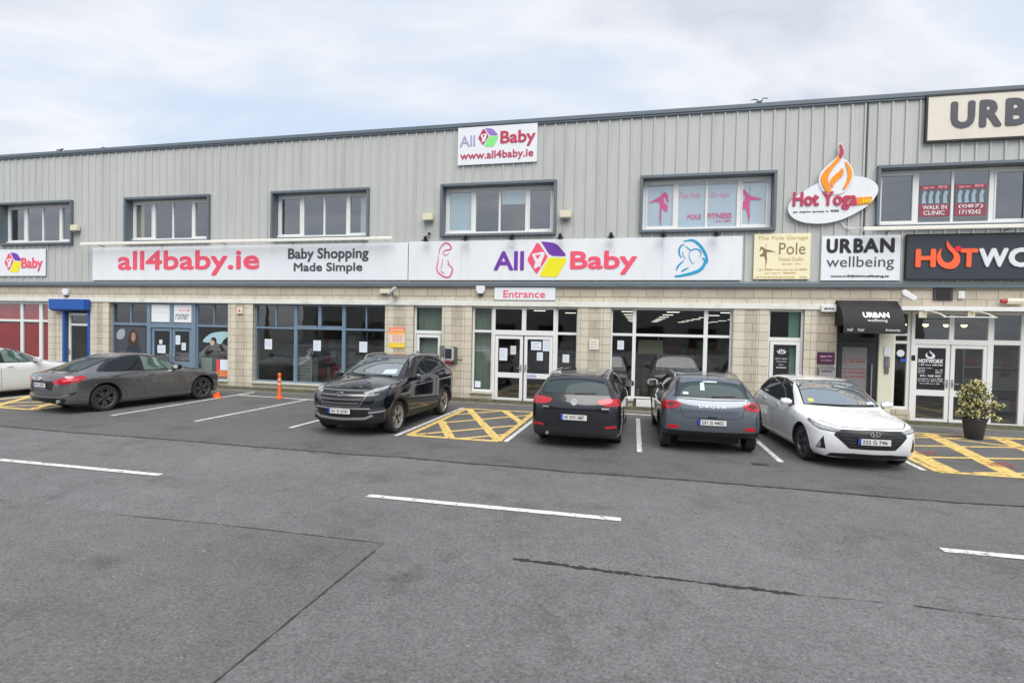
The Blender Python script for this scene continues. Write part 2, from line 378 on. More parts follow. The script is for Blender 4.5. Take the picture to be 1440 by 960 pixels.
# pale quoins beside the openings, one course standing 6 mm proud
q = FB(); groups=[(-24.3,-20.0),(-19.36,-18.16),(-17.36,-12.68),(-11.77,-7.26),(-6.36,-5.47),(-4.58,-1.56),(-.69,2.39),(3.24,4.06)]
for a,b in groups:
    q.box(a-.27,a,-.008,.02,0.0,Z1-.004); q.box(b,b+.27,-.008,.02,0.0,Z1-.004)
q.box(XL,6.0,-.007,.02,Z1+.105,Z1+.20)
q.build('quoin_course',quoin,bld)
for (a,b,zb,zt) in OPEN:
    if zb>0:
        sl=FB(); sl.box(a-.02,b+.02,-.05,.12,zb-.055,zb+.003)
        sl.build('window_sill',pm('sill_concrete',(.50,.49,.43),.8,var=.1,dirt=(.2,.2,.14),dirtamt=.5,dirtscale=6),bld)
l = FB(); l.box(XL,6.03,-.045,.14,Z1-.035,Z1+.102); l.build('lintel_band',lintelm,bld,bevel=.006)
p = FB(); p.box(XL,XR,-.018,.0-.001,0,.10); p.build('plinth',pm('mossy_plinth',(.12,.12,.075),.95,var=.4,vs=6,bump=.4,bs=40),bld)

# cladding: ribbed sheet, ribs every 0.29
WIN = [(-28.0,-24.35),(-22.10,-18.82),(-16.62,-13.32),(-11.07,-7.78),(-5.54,-2.22),(0,3.30),(5.52,8.85),(11.05,14)]
WZ0,WZ1 = 4.70,6.15
PITCH=.2895; PROF=[(0,0),(.012,-.034),(.045,-.034),(.057,0)]
def clad_strip(mb,x0,x1,z0,z1):
    pts=[(x0,0)]
    k=math.floor(x0/PITCH)
    while k*PITCH<x1:
        for dx,dy in PROF:
            x=k*PITCH+dx
            if x0<x<x1: pts.append((x,dy))
        for f in (.38,.68):       # small stiffening folds of the flat pans
            x=k*PITCH+PITCH*f
            for dx,dy in ((-.006,0),(0,-.003),(.006,0)):
                if x0<x+dx<x1: pts.append((x+dx,dy))
        k+=1
    pts.append((x1,0))
    n=len(pts)
    v=[(x,y-.03,z0) for x,y in pts]+[(x,y-.03,z1) for x,y in pts]
    mb.add(v,[(i,i+1,n+i+1,n+i) for i in range(n-1)])
c=FB(); clad_strip(c,XL,XR,ZC,WZ0); clad_strip(c,XL,XR,WZ1,ZT+.03)
xs=XL
for a,b in WIN:
    if a>xs: clad_strip(c,xs,a,WZ0,WZ1)
    xs=max(b,xs)
c.build('cladding',cladm,bld)
b2=FB()
xs=XL
for a,b in WIN:
    a=max(a,XL); b=min(b,XR)
    if a>xs: b2.box(xs,a,-.02,.25,WZ0,WZ1)
    xs=b
b2.box(XL,XR,-.02,.25,ZC,WZ0); b2.box(XL,XR,-.02,.25,WZ1,ZT)
b2.build('cladding_backing',pm('backing_grey',(.2,.2,.2),.8),bld)
cs=FB(); cs.box(5.262,5.275,-.05,-.028,ZC,ZT); cs.box(5.285,5.31,-.056,-.028,ZC,ZT)
cs.build('movement_joint',pm('joint_dark',(.09,.10,.10),.7),bld)
t=FB(); t.box(XL,XR,-.085,.1,Z2,Z2+.085); t.build('fascia_trim',trimm,bld,bevel=.006)
t=FB(); t.box(XL,XR,-.06,.1,Z2+.088,ZC); t.build('fascia_flashing',pm('flashing_grey',(.24,.27,.28),.45,var=.1,vs=3),bld,bevel=.006)
t=FB(); t.box(XL,XR,-.11,.6,ZT+.02,ZT+.13); t.box(XL,XR,-.09,.0,ZT-.03,ZT+.02)
t.build('roof_capping',trimm,bld,bevel=.012)
t=FB(); t.box(XL,XR,.6,24,ZT-.35,ZT-.05); t.box(XL,XL+.25,.3,24,0,ZT); t.box(XR-.25,XR,.3,24,0,ZT); t.box(XL+.25,XR-.25,23.8,24.1,0,ZT-.36)
t.build('roof',pm('roof_grey',(.25,.26,.26),.7),bld)

# ------------------------------------------------------------------ upper windows
for wi,(a,b) in enumerate(WIN):
    if a<-27.5: a=-27.4
    if b>13.5: b=13.4
    s=FB()
    s.box(a-.005,b+.005,-.15,.26,WZ1-.055,WZ1+.02); s.box(a-.005,b+.005,-.15,.26,WZ0-.02,WZ0+.05)
    s.box(a-.005,a+.065,-.148,.26,WZ0+.05,WZ1-.055); s.box(b-.065,b+.005,-.148,.26,WZ0+.05,WZ1-.055)
    wn=s.build('window',trimm,bld,bevel=.008)
    if wi in (0,7): continue
    fr=FB(); y0,y1=.13,.19; X0,X1=a+.07,b-.07; Z0,Zt=WZ0+.055,WZ1-.06
    fr.box(X0,X1,y0-.05,y1,Z0,Z0+.085); fr.box(X0,X1,y0,y1,Zt-.07,Zt)
    fr.box(X0,X0+.085,y0-.002,y1,Z0,Zt); fr.box(X1-.085,X1,y0-.002,y1,Z0,Zt)
    bars=[a+.93,a+1.68,a+2.47]
    for i,bx in enumerate(bars):
        hw=(.05,.028,.05)[i]; fr.box(bx-hw,bx+hw,y0-.004,y1,Z0+.08,Zt-.065)
    for (u,v) in ((X0+.085,bars[0]-.05),(bars[2]+.05,X1-.085)):     # opening casements
        fr.box(u,v,y0-.02,y1-.01,Z0+.085,Z0+.13); fr.box(u,v,y0-.02,y1-.01,Zt-.115,Zt-.07)
        fr.box(u,u+.035,y0-.018,y1-.01,Z0+.13,Zt-.115); fr.box(v-.035,v,y0-.018,y1-.01,Z0+.13,Zt-.115)
    fr.build('window_frame',pvc,wn,bevel=.005)
    g=FB(); g.box(X0+.05,X1-.05,.155,.165,Z0+.05,Zt-.05); g.build('window_pane',glassu,wn)
    # what shows through the glass
    if wi==4:
        bl=FB(); bl.box(a+.14,a+.9,.19,.2,Z0+.1,Zt-.1); bl.box(a+1.73,a+2.4,.19,.2,Z0+.85,Zt-.1)
        bl.build('window_blind',pm('blind_green',(.60,.72,.72),.6,var=.1,vs=2,stretch=(.5,1,8)),wn)
    if wi==2:
        bl=MB(K)
        for i in range(6): bl.cyl((a+.17+.045*i,.24,Z0+.1),(a+.18+.045*i,.24,Zt-.08),.026,.02,8)
        bl.build('curtain',pm('curtain_tan',(.60,.52,.38),.8),wn,smooth=True)
    if wi==3:
        bl=FB(); bl.box(b-.42,b-.12,.19,.2,Z0+.1,Zt-.1); bl.build('window_blind',pm('blind_cream',(.6,.58,.48),.6),wn)
    if wi==5:
        bl=FB(); 
        for (u,v) in ((X0+.09,bars[0]-.055),(bars[0]+.055,bars[1]-.03),(bars[1]+.03,bars[2]-.055),(bars[2]+.055,X1-.09)):
            bl.box(u,v,.167,.171,Z0+.1,Zt-.16)
        bl.build('window_film',pm('frosted_film',(.74,.80,.84),.7,var=.05,vs=1),wn)
# ------------------------------------------------------------------ upper rooms
rm=FB()
for a,b in ((-27,-12.3),(-12.2,-6.75),(-6.65,-1.2),(-1.1,4.6),(4.7,13)):
    rm.box(a,b,4.0,4.1,4.3,6.6); rm.box(a-.04,a,.27,4.1,4.3,6.6); rm.box(b,b+.04,.27,4.1,4.3,6.6)
    rm.box(a,b,.27,4.0,6.42,6.5,1); rm.box(a,b,.27,4.0,4.2,4.3)
rm.build('office_interior',[officem,pm('office_ceiling',(.5,.5,.48),.8)],bld)

# ------------------------------------------------------------------ ground floor shopfronts
def shopfront(name, X0,X1,Z0,Zt, vb, hb, mat, y=.11, fw=.05, gm=None, pane=True, pz=None):
    """frame with vertical bars vb=[(xa,xb,(z0,z1))] and horizontal bars hb=[(za,zb,x0,x1)]"""
    f=FB(); d=.07
    f.box(X0,X1,y,y+d,Z0,Z0+fw); f.box(X0,X1,y,y+d,Zt-fw,Zt)
    f.box(X0,X0+fw,y-.002,y+d,Z0,Zt); f.box(X1-fw,X1,y-.002,y+d,Z0,Zt)
    for vbar in vb:
        xa,xb=vbar[0],vbar[1]; za,zb=vbar[2] if len(vbar)>2 else (Z0+.01,Zt-.01)
        f.box(xa,xb,y-.004,y+d-.002,za,zb)
    for za,zb,xa,xb in hb: f.box(xa,xb,y-.001,y+d-.001,za,zb)
    o=f.build(name,mat,bld,bevel=.004)
    if pane:
        g=FB(); g.box(X0+.02,X1-.02,y+.03,y+.038,(pz or Z0+.02),Zt-.02); g.build('window_pane',gm or glass,o)
    return o
def door_leaf(x0,x1,z0,z1,mat,rail=None,y=.09,st=.085,handle='r',bottom=.12,gm=None,label=None):
    f=FB(); d=.06
    f.box(x0,x1,y,y+d,z0,z0+bottom); f.box(x0,x1,y,y+d,z1-st,z1)
    f.box(x0,x0+st,y-.002,y+d,z0,z1); f.box(x1-st,x1,y-.002,y+d,z0,z1)
    if rail: f.box(x0+st-.01,x1-st+.01,y-.001,y+d,rail[0],rail[1])
    o=f.build('door',mat,bld,bevel=.004)
    if label: o['label']=label
    g=FB(); g.box(x0+st-.02,x1-st+.02,y+.025,y+.032,z0+bottom-.02,z1-st+.02); g.build('door_pane',gm or glass,o)
    h=FB(); hx = x1-st*.5 if handle=='r' else x0+st*.5
    hz=z0+.98
    h.box(hx-.018,hx+.018,y-.02,y-.001,hz-.10,hz+.10); h.box(hx-.012,hx+.012,y-.06,y-.02,hz-.012,hz+.012)
    dd=-1 if handle=='r' else 1
    h.box(min(hx,hx+dd*.11),max(hx,hx+dd*.11),y-.065,y-.045,hz-.012,hz+.012)
    h.build('door_handle',steel,o,bevel=.003)
    return o
ZO=Z1-.04
# red panelled window at the far left
shopfront('shop_window',-24.3,-20.0,.28,ZO,[(-24,-23.85),(-22.75,-22.6),(-21.42,-21.30),(-20.56,-20.42)],[(2.0,2.08,-24.25,-20.05)],pvc,fw=.09)
rp=FB()
for (u,v) in ((-23.8,-22.8),(-22.55,-21.47),(-21.25,-20.61),(-20.38,-20.12)):
    rp.box(u,v,.152,.158,.36,1.95); rp.box(u,v,.152,.158,2.08,2.66)
rp.build('red_panel',pm('red_panel',(.60,.035,.04),.6,var=.15,vs=2),bld)
# blue framed side door
shopfront('door_surround',-19.36,-18.16,0,ZO,[(-19.31,-19.26)],[],royal,y=-.02,fw=.11,pane=False)
door_leaf(-19.22,-18.28,.02,2.34,pvc,rail=(1.90,1.98),handle='l')
# blue shopfront with double door
shopfront('shop_window',-17.36,-15.90,.28,ZO,[(-16.62,-16.57,(2.03,ZO-.02))],[(1.96,2.04,-17.33,-15.92)],bluef)
shopfront('door_surround',-15.90,-13.98,0,ZO,[(-15.899,-15.75),(-14.99,-14.85,(1.92,ZO-.02)),(-14.14,-13.981)],[(1.90,2.05,-15.76,-14.13)],bluef,y=.07,pz=1.95)
door_leaf(-15.72,-14.93,.02,1.88,bluef,rail=(.62,.80),handle='r',y=.10)
door_leaf(-14.90,-14.16,.02,1.88,bluef,rail=(.62,.80),handle='l',y=.10)
shopfront('shop_window',-13.98,-12.68,.28,ZO,[(-13.33,-13.29,(2.03,ZO-.02))],[(1.96,2.03,-13.96,-12.70)],bluef)
# long blue window
shopfront('shop_window',-11.77,-7.26,.28,ZO,[(-10.38,-10.27),(-8.73,-8.62),(-11.05,-11.0,(2.02,ZO-.02)),(-9.55,-9.44,(2.02,ZO-.02)),(-7.95,-7.91,(2.02,ZO-.02))],
          [(1.95,2.01,-11.75,-10.36),(1.95,2.03,-10.29,-8.70),(1.95,2.01,-8.64,-7.28),(2.03,2.07,-10.27,-9.6),(2.03,2.07,-9.4,-8.73)],bluef)
# small white side door
shopfront('door_surround',-6.36,-5.47,0,ZO,[],[(1.90,2.0,-6.33,-5.5)],pvc,y=.09,pz=1.95)
door_leaf(-6.29,-5.54,.02,1.88,pvc,handle='l',y=.075)
# main entrance
shopfront('shop_window',-4.58,-3.98,.30,ZO,[],[(1.98,2.05,-4.55,-4.0)],pvc)
shopfront('door_surround',-3.98,-2.18,0,ZO,[(-3.14,-3.02,(1.92,ZO-.02))],[(1.92,2.06,-3.95,-2.2)],pvc,y=.07,fw=.07,pz=1.98)
door_leaf(-3.90,-3.10,.03,1.90,pvc,rail=(.72,.86),handle='r',y=.085,label='left leaf of the white double entrance door')
door_leaf(-3.06,-2.26,.03,1.90,pvc,rail=(.72,.86),handle='l',y=.085,label='right leaf of the white double entrance door')
shopfront('shop_window',-2.18,-1.56,.30,ZO,[],[(1.96,2.03,-2.15,-1.58)],pvc)
# display window
shopfront('shop_window',-.69,2.39,.30,ZO,[(-.11,-.02),(1.70,1.80)],[(1.97,2.04,-.67,2.37)],pvc)
pn=FB(); pn.box(.03,1.68,.095,.16,.04,.28); pn.build('stall_riser',pvc,bld,bevel=.006)
# narrow door bay
shopfront('door_surround',3.24,4.06,0,ZO,[],[(1.93,2.02,3.27,4.04)],pvc,y=.09,pz=1.96)
door_leaf(3.30,4.0,.02,1.92,pvc,handle='r',y=.075)
# black door under the awning, cream panels beside it
blk=pm('black_frame',(.022,.024,.028),.4)
shopfront('door_surround',4.80,5.74,0,ZO,[],[(1.98,2.06,4.83,5.71)],blk,y=.09,fw=.09,pz=2.0)
pn=FB(); pn.box(5.74,6.05,.04,.2,0,ZO); pn.build('wall_panel',pm('cream_panel',(.66,.64,.52),.5,var=.04),bld,bevel=.01)
d=FB(); y=.08; x0,x1=4.86,5.68
d.box(x0,x1,y,y+.06,.02,.16); d.box(x0,x1,y,y+.06,1.82,1.97); d.box(x0,x0+.10,y-.002,y+.06,.02,1.97); d.box(x1-.16,x1,y-.002,y+.06,.02,1.97)
bd=d.build('door',blk,bld,bevel=.004)
g=FB(); g.box(x0+.08,x1-.14,y+.02,y+.028,.14,1.85); g.build('door_pane',pm('grey_film',(.20,.20,.205),.25,var=.06),bd)
h=FB(); h.tube([(5.59,y-.002,.62),(5.59,y-.07,.62),(5.59,y-.07,1.40),(5.59,y-.002,1.40)],.014,8); h.build('door_handle',steel,bd,smooth=True)
tx=FB()
for i,(s_,zz) in enumerate((('~MON TUE WED 9AM-8PM',1.52),('~THUR FRI 9AM-9PM',1.44),('~SAT SUN 9AM-6PM',1.26),('~BY APPOINTMENT',1.17),('~WALK INS WELCOME',1.07))):
    text_into(tx,s_,(5.0,5.0+.48,zz,zz+.045),y+.018,.003,.0)
tx.build('lettering',pm('dull_red_print',(.30,.05,.06),.5),bd)
# white shopfront on the right
shopfront('shop_window',6.05,6.44,.34,ZO,[],[(1.93,2.0,6.08,6.40),(2.12,2.18,6.08,6.40)],pvc,fw=.07)
pn=FB(); pn.box(6.05,6.44,.02,.2,0,.335); pn.build('stall_riser',brick,bld)
shopfront('door_surround',6.44,8.08,0,ZO,[(7.22,7.32,(1.95,ZO-.02))],[(1.93,2.05,6.47,8.05)],pvc,y=.07,fw=.07,pz=1.98)
door_leaf(6.50,7.26,.03,1.93,pvc,rail=(.70,.84),handle='r',y=.085)
door_leaf(7.28,8.02,.03,1.93,pvc,rail=(.70,.84),handle='l',y=.085)
shopfront('shop_window',8.08,10.9,0.04,ZO,[(8.68,8.80),(9.75,9.87)],[(1.95,2.06,8.10,10.88)],pvc,fw=.07)
# flat canopy over the right-hand shopfront
pn=FB(); pn.box(6.02,11.0,-.34,.12,2.73,2.80); pn.box(6.02,11.0,-.36,-.32,2.715,2.815); pn.build('canopy',pvc,bld,bevel=.008)
# ------------------------------------------------------------------ shop interiors
it=FB()
rooms=[(-24.5,-19.75),(-19.6,-17.8),(-17.6,-12.3),(-12.15,-6.85),(-6.6,-5.2),(-4.9,5.85),(2.95,4.35),(4.5,5.9),(6.0,12.8)]
deep=[1.0,1.6,6.,6.,1.2,23.,1.4,1.0,5.]
for (a,b),dp in zip(rooms,deep):
    s0=1.6 if dp>20 else .3; zc=2.99 if dp<20 else 2.84; fx=b if dp<20 else 2.9
    it.box(a-.05,a,.3,dp,.01,2.98); it.box(b,b+.05,s0,dp,.01,2.98); it.box(a,b,dp,dp+.05,.01,2.98)
    it.box(a,fx,.3,s0,zc-.09,zc,1) if dp>20 else None
    it.box(a,b,s0,dp,zc-.09,zc,1); it.box(a,fx,.12,s0,-.05,.012,2) if dp>20 else None; it.box(a,b,.12 if dp<20 else s0,dp,-.05,.012,2)
it.build('shop_interior',[roomm,roomc,floorm],bld)
bk=FB(); bk.box(-6.3,-5.52,.25,.27,.05,2.7); bk.box(-4.55,-4.0,.26,.28,.33,2.7)
bk.build('window_curtain',pm('curtain_grey_green',(.26,.29,.25),.8,var=.25,vs=3,stretch=(6,1,.3)),bld)
bk=FB(); bk.box(3.75,4.0,.2,.22,.05,2.7); bk.build('wall_panel',pm('pale_green_panel',(.22,.36,.28),.7),bld)
# shelving units and counters seen dimly in the shops
fur=[('display_shelf',-9.95,.55,1.1,(.30,.30,.29),'low grey slatted display stand behind the long blue window'),
     ('display_shelf',-13.6,.45,.95,(.34,.40,.38),'pale green display board low in the right pane of the blue shop')]
for nm,x,wd,h,colr,lab in fur:
    f=FB(); 
    f.box(x-wd,x+wd*.2,.30,.33,.05,h)
    for i in range(9): f.box(x-wd+.02,x+wd*.2-.02,.28,.298,.1+i*(h-.15)/9,.1+i*(h-.15)/9+(h-.15)/9*.7)
    f.box(x-wd,x-wd+.03,.26,.6,.05,h); f.box(x+wd*.2-.03,x+wd*.2,.26,.6,.05,h)
    tag(f.build(nm,pm('shelf_%s'%lab[:9],colr,.6)),lab,'shelf')
# stock racks standing in the shops
for (x,y_,wd,cols_,lab) in ((-2.0,4.2,1.1,((.45,.40,.33),(.32,.12,.12),(.16,.22,.32)),'tall rack of boxed goods deep inside behind the right entrance door'),
        (1.9,4.0,1.2,((.40,.37,.30),(.25,.27,.20),(.38,.16,.12)),'tall rack of boxed goods inside the right side of the display window'),
        (-10.6,3.0,1.3,((.35,.09,.10),(.40,.38,.34),(.14,.18,.25)),'rack with dark red boxes inside the left part of the long blue window'),
        (-8.2,3.6,1.2,((.34,.33,.30),(.20,.16,.12),(.30,.31,.33)),'rack with brown and grey boxes inside the right part of the long blue window'),
        (9.6,2.6,.9,((.30,.06,.06),(.26,.25,.24),(.12,.12,.13)),'low rack with red boxes inside the right hand gym window')):
    r=empty('stock_rack',(x*K,y_*K,.015*K),lab,'rack','stock racks inside the shops')
    f=FB()
    for sx in (-wd,wd-.03): f.box(x+sx,x+sx+.03,y_-.22,y_+.22,.015,1.9)
    for zz in (.15,.72,1.30): f.box(x-wd+.03,x+wd-.03,y_-.215,y_+.215,zz,zz+.03)
    f.build('rack_frame',steel,r)
    f=FB(); random.seed(int(x*10)+50)
    for zz in (.182,.752,1.332):
        u=x-wd+.06
        while u<x+wd-.2:
            w_=random.uniform(.14,.34); h_=random.uniform(.22,.50); w_=min(w_,x+wd-.06-u); f.box(u,u+w_-.012,y_-.19,y_+.15,zz,zz+h_,random.randrange(3)); u+=w_
    f.build('boxed_goods',[pm('goods_%.2f_%.2f'%(q_[0],q_[1]),q_,.6) for q_ in cols_],r)
f=FB(); f.box(.2,1.5,2.2,2.7,.05,1.2); f.box(.2,1.5,2.1,2.2,1.2,1.25); f.box(.75,.8,2.1,2.2,.1,1.2)
tag(f.build('shop_counter',pm('counter_wood',(.12,.08,.05),.5)),'dark counter standing inside the large display window','counter')
f=FB(); f.box(.05,.75,1.5,1.56,1.45,1.85); 
tag(f.build('hanging_board',pm('board_cream',(.50,.45,.33),.6)),'cream board hanging inside behind the left bar of the display window','board')
# ceiling lights in the shops
cl0=None; n=0
spots=[(x,y_) for x in (-.3,1.1,2.7,4.3) for y_ in (3,6,9,12,15,18,21)]+[(x,y_) for x in (-11.2,-9.8,-8.4) for y_ in (1.4,3.4,5.2)]+[(-3.2,3.2),(-2.4,5.2)]
for (x,y_) in spots:
    if cl0 is None:
        f=FB(); f.box(-.22,.22,-.09,.09,-.02,0); cl0=f.build('ceiling_light',pvc,loc=(0,0,0))
        g=FB(); g.box(-.19,.19,-.07,.07,-.028,-.021); dfo=g.build('diffuser',lampm,cl0,local=True)
        o=cl0
    else:
        o=cl0.copy(); COL.objects.link(o); dd=dfo.copy(); COL.objects.link(dd); dd.parent=o
    o.location=(x*K,y_*K,(2.898 if x<-5 else 2.748)*K)
    where='display window beside the grey hatchback' if x>-.5 else ('long blue window' if x<-5 else 'main entrance doors')
    tag(o,'flat ceiling light panel glowing inside the shop behind the '+where,'ceiling light','ceiling lights seen through the '+where)
# pendant lamps
for i,x in enumerate((6.66,7.03,7.48,7.86)):
    r=empty('pendant_lamp',(x*K,.75*K,2.42*K),'black pendant lamp with warm bulb behind the glass above the white doors','lamp','pendant lamps above the white doors')
    f=FB(); f.lathe([(.02,.13),(.04,.12),(.10,.0),(.095,0.0),(.03,.10)],(x,.75,2.42),n=20); f.cyl((x,.75,2.54),(x,.75,2.9),.006,n=6)
    f.build('lamp_shade',blackm,r,smooth=True)
    f=FB(); f.sphere((x,.75,2.42),.062,12); f.build('bulb',bulbm,r,smooth=True)
# ------------------------------------------------------------------ signs on the facade
SY=-.10
def panel_sign(name,x0,x1,z0,z1,label,cat='sign',mat=None,y0=SY,y1=-.066,frame=None,fw=.03,group=None):
    o=empty(name,((x0+x1)/2*K,y0*K,z0*K),label,cat,group)
    p=FB(); p.box(x0,x1,y0,y1,z0,z1); p.build('sign_panel',mat or signw,o,bevel=.004)
    if frame:
        f=FB(); f.box(x0-fw,x1+fw,y0-.015,y1,z1,z1+fw); f.box(x0-fw,x1+fw,y0-.015,y1,z0-fw,z0)
        f.box(x0-fw,x0,y0-.013,y1,z0,z1); f.box(x1,x1+fw,y0-.013,y1,z0,z1); f.build('sign_frame',frame,o)
    return o
def logo(o,ox,oz,s,y,cols,pts_k=1):
    """the tilted cube emblem, moved from the large sign by scale s about its centre"""
    cx,cz=-2.44,4.02
    def tr(P): return [(ox+(x-cx)*s,oz+(z-cz)*s) for x,z in P]
    for P,mt,nm in ((CUBE_P,cols[0],'pink_face'),(CUBE_V,cols[1],'purple_face'),(CUBE_Y,cols[2],'yellow_face')):
        m_=FB(); m_.prism(tr(P),y-.008,y-.0005); m_.build('emblem_face',mt,o)
    m_=FB(); m_.prism(tr(FOUR),y-.011,y-.009); m_.build('emblem_numeral',signw,o)
    m_=FB(); m_.prism(tr(FOURHOLE),y-.013,y-.0115); m_.build('emblem_numeral',cols[0],o)
# main sign
o=panel_sign('shop_sign',-6.50,2.55,3.445,4.56,'long white fascia sign reading All 4 Baby with a cube emblem, over the main entrance')
mb=FB(); text_into(mb,'All',(-3.94,-3.08,3.72,4.25),SY,.012,.035); mb.build('lettering',purp,o)
mb=FB(); text_into(mb,'Baby',(-1.80,-.04,3.595,4.23),SY,.012,.035); mb.build('lettering',pinkt,o)
logo(o,-2.44,4.02,1.,SY,(pinkt,purp,yel))
mb=FB()
for P,wd in ((N1,.075),(N2,.085),(N3,.05),(N4,.045),(N5,.05),(N6,.035),(N7,.02),(N8,.02)): mb.ribbon(P,wd,SY-.008,SY-.0005)
mb.build('mother_and_child_drawing',pm('sky_blue_print',(.015,.30,.55),.4),o)
mb=FB()
for P,wd in ((M1,.045),(M2,.045),(M3,.022),(M4,.022),(M5,.02)): mb.ribbon(P,wd,SY-.008,SY-.0005)
mb.build('pregnant_woman_drawing',pm('rose_print',(.62,.10,.26),.4),o)
sj=FB()
for x in (-4.9,-2.2,.6): sj.box(x-.003,x+.003,SY-.0012,SY,3.45,4.555)
sj.build('panel_joint',pm('joint_grey',(.4,.42,.45),.6),o)
# long sign with the web address
o=panel_sign('shop_sign',-17.97,-6.53,3.45,4.54,'long white fascia sign reading all4baby.ie with Baby Shopping Made Simple, over the blue shopfronts',y0=-.095)
letters('all4baby.ie',(-16.90,-11.48,3.60,4.42),-.095,pinkt,o,.03)
mb=FB(); text_into(mb,'Baby Shopping',(-10.47,-7.77,4.00,4.42),-.095,.008,.03); text_into(mb,'Made Simple',(-10.27,-7.97,3.64,3.98),-.095,.008,.03); mb.build('lettering',greyt,o)
# left sign, cut by the picture edge
o=panel_sign('shop_sign',-24.2,-20.0,3.60,4.53,'short white All 4 Baby sign at the left end of the terrace',y0=-.095)
letters('All',(-23.0,-22.12,3.83,4.20),-.095,lav,o,.03)
logo(o,-21.45,4.08,.72,-.095,(pinkt,purp,yel))
letters('Baby',(-21.35+.28,-20.12,3.76,4.24),-.095,pinkt,o,.03)
# high white sign
o=panel_sign('shop_sign',-5.06,-2.78,6.68,7.73,'nearly square white sign with www.all4baby.ie high under the roof edge',y0=-.10)
letters('All',(-5.0,-4.55,7.20,7.50),-.10,lav,o,.02)
logo(o,-4.17,7.42,.53,-.10,(magt,pm('mauve_print',(.25,.17,.50),.4),grn))
letters('Baby',(-3.82,-2.83,7.12,7.57),-.10,magt,o,.03)
letters('www.all4baby.ie',(-4.98,-2.88,6.77,7.05),-.10,magt,o,.02)
# entrance sign
o=panel_sign('entrance_sign',-3.92,-2.20,2.90,3.25,'small white board reading Entrance above the main doors',y0=-.05,y1=-.003)
letters('Entrance',(-3.66,-2.48,2.97,3.17),-.05,pinkt,o,.015,depth=.006)
# hot yoga sign
o=empty('yoga_sign',(4.5*K,-.2*K,4.82*K),'white oval sign with orange flame and Hot Yoga lettering','sign')
m_=FB(); m_.prism(smooth_pts(ELL,3),-.15,-.09); m_.build('sign_panel',signw,o,smooth=True)
m_=FB(); m_.prism(smooth_pts(HALO,3),-.17,-.155); m_.build('flame_backing',signw,o)
orm=pm('flame_orange',(.85,.27,.005),.4,var=.15,vs=3)
m_=FB()
for P in (FLAME_A,FLAME_B,FLAME_C): m_.prism(smooth_pts(P,3),-.19,-.172)
m_.build('flame',orm,o)
m_=FB(); m_.prism([(4.652,6.698),(4.697,6.685),(4.747,6.566),(4.745,6.459),(4.688,6.36),(4.64,6.42),(4.66,6.52),(4.665,6.6)],-.196,-.191); m_.build('flame_tip',magt,o)
m_=FB(); text_into(m_,'Hot Yoga',(3.66,5.08,5.15,5.60),-.152,.022,.035,slope=-.02); m_.build('lettering',magt,o)
m_=FB(); m_.prism([(5.06,5.24),(5.38,5.27),(5.40,5.43),(5.08,5.42)],-.172,-.152); m_.build('web_tab',orm,o)
m_=FB(); text_into(m_,'.ie',(5.14,5.36,5.28,5.40),-.172,.006,.02); m_.build('lettering',yel,o)
m_=FB(); text_into(m_,'~The Hottest Workout in Town!',(3.68,4.70,5.08,5.14),-.152,.005,.0); m_.build('lettering',greyt,o)
# cream pole studio board
o=panel_sign('studio_sign',2.82,4.12,3.47,4.60,'cream board reading Pole with a small brown dancer figure',mat=cream,y0=-.10)
brn=pm('brown_print',(.22,.15,.08),.5); tanp=pm('tan_print',(.50,.36,.12),.5)
letters('The Pole Garage',(2.90,4.05,4.42,4.54),-.10,tanp,o,.0,depth=.004)
letters('Pole',(3.40,4.00,4.08,4.37),-.10,brn,o,.0,depth=.004)
letters('Fitness Studio',(3.40,3.96,3.92,4.02),-.10,tanp,o,.0,depth=.004)
mb=FB(); text_into(mb,'~Galway  091',(3.48,3.90,3.82,3.87),-.10,.004); text_into(mb,'~Pole fitness, aerial, dance and yoga classes',(2.95,4.05,3.68,3.73),-.10,.004)
text_into(mb,'~hen parties  beginners',(3.1,3.8,3.60,3.64),-.10,.004); text_into(mb,'~www.thepolegarage.ie  info',(2.88,4.06,3.50,3.55),-.10,.004)
mb.build('small_print',tanp,o)
mb=FB(); mb.prism(DANCE_S,-.104,-.1005); mb.cyl((3.10,-.102,3.75),(3.10,-.102,4.36),.005,n=6); mb.build('dancer_figure',brn,o)
# urban wellbeing board
o=panel_sign('studio_sign',4.36,6.07,3.435,4.52,'pale grey board reading URBAN wellbeing in black beside the dark orange lettered board',y0=-.10)
mb=FB(); word(mb,[('U',4.47,4.72),('R',4.76,5.02),('B',5.06,5.28),('A',5.27,5.61),('N',5.63,5.94)],4.10,4.45,-.10,.008,.06); mb.build('lettering',blackm,o)
letters('wellbeing',(4.48,5.94,3.68,4.02),-.10,greyt,o,.0,depth=.008)
letters('www.URBANwellbeing.ie',(4.58,5.84,3.50,3.57),-.10,blackm,o,.05,depth=.006)
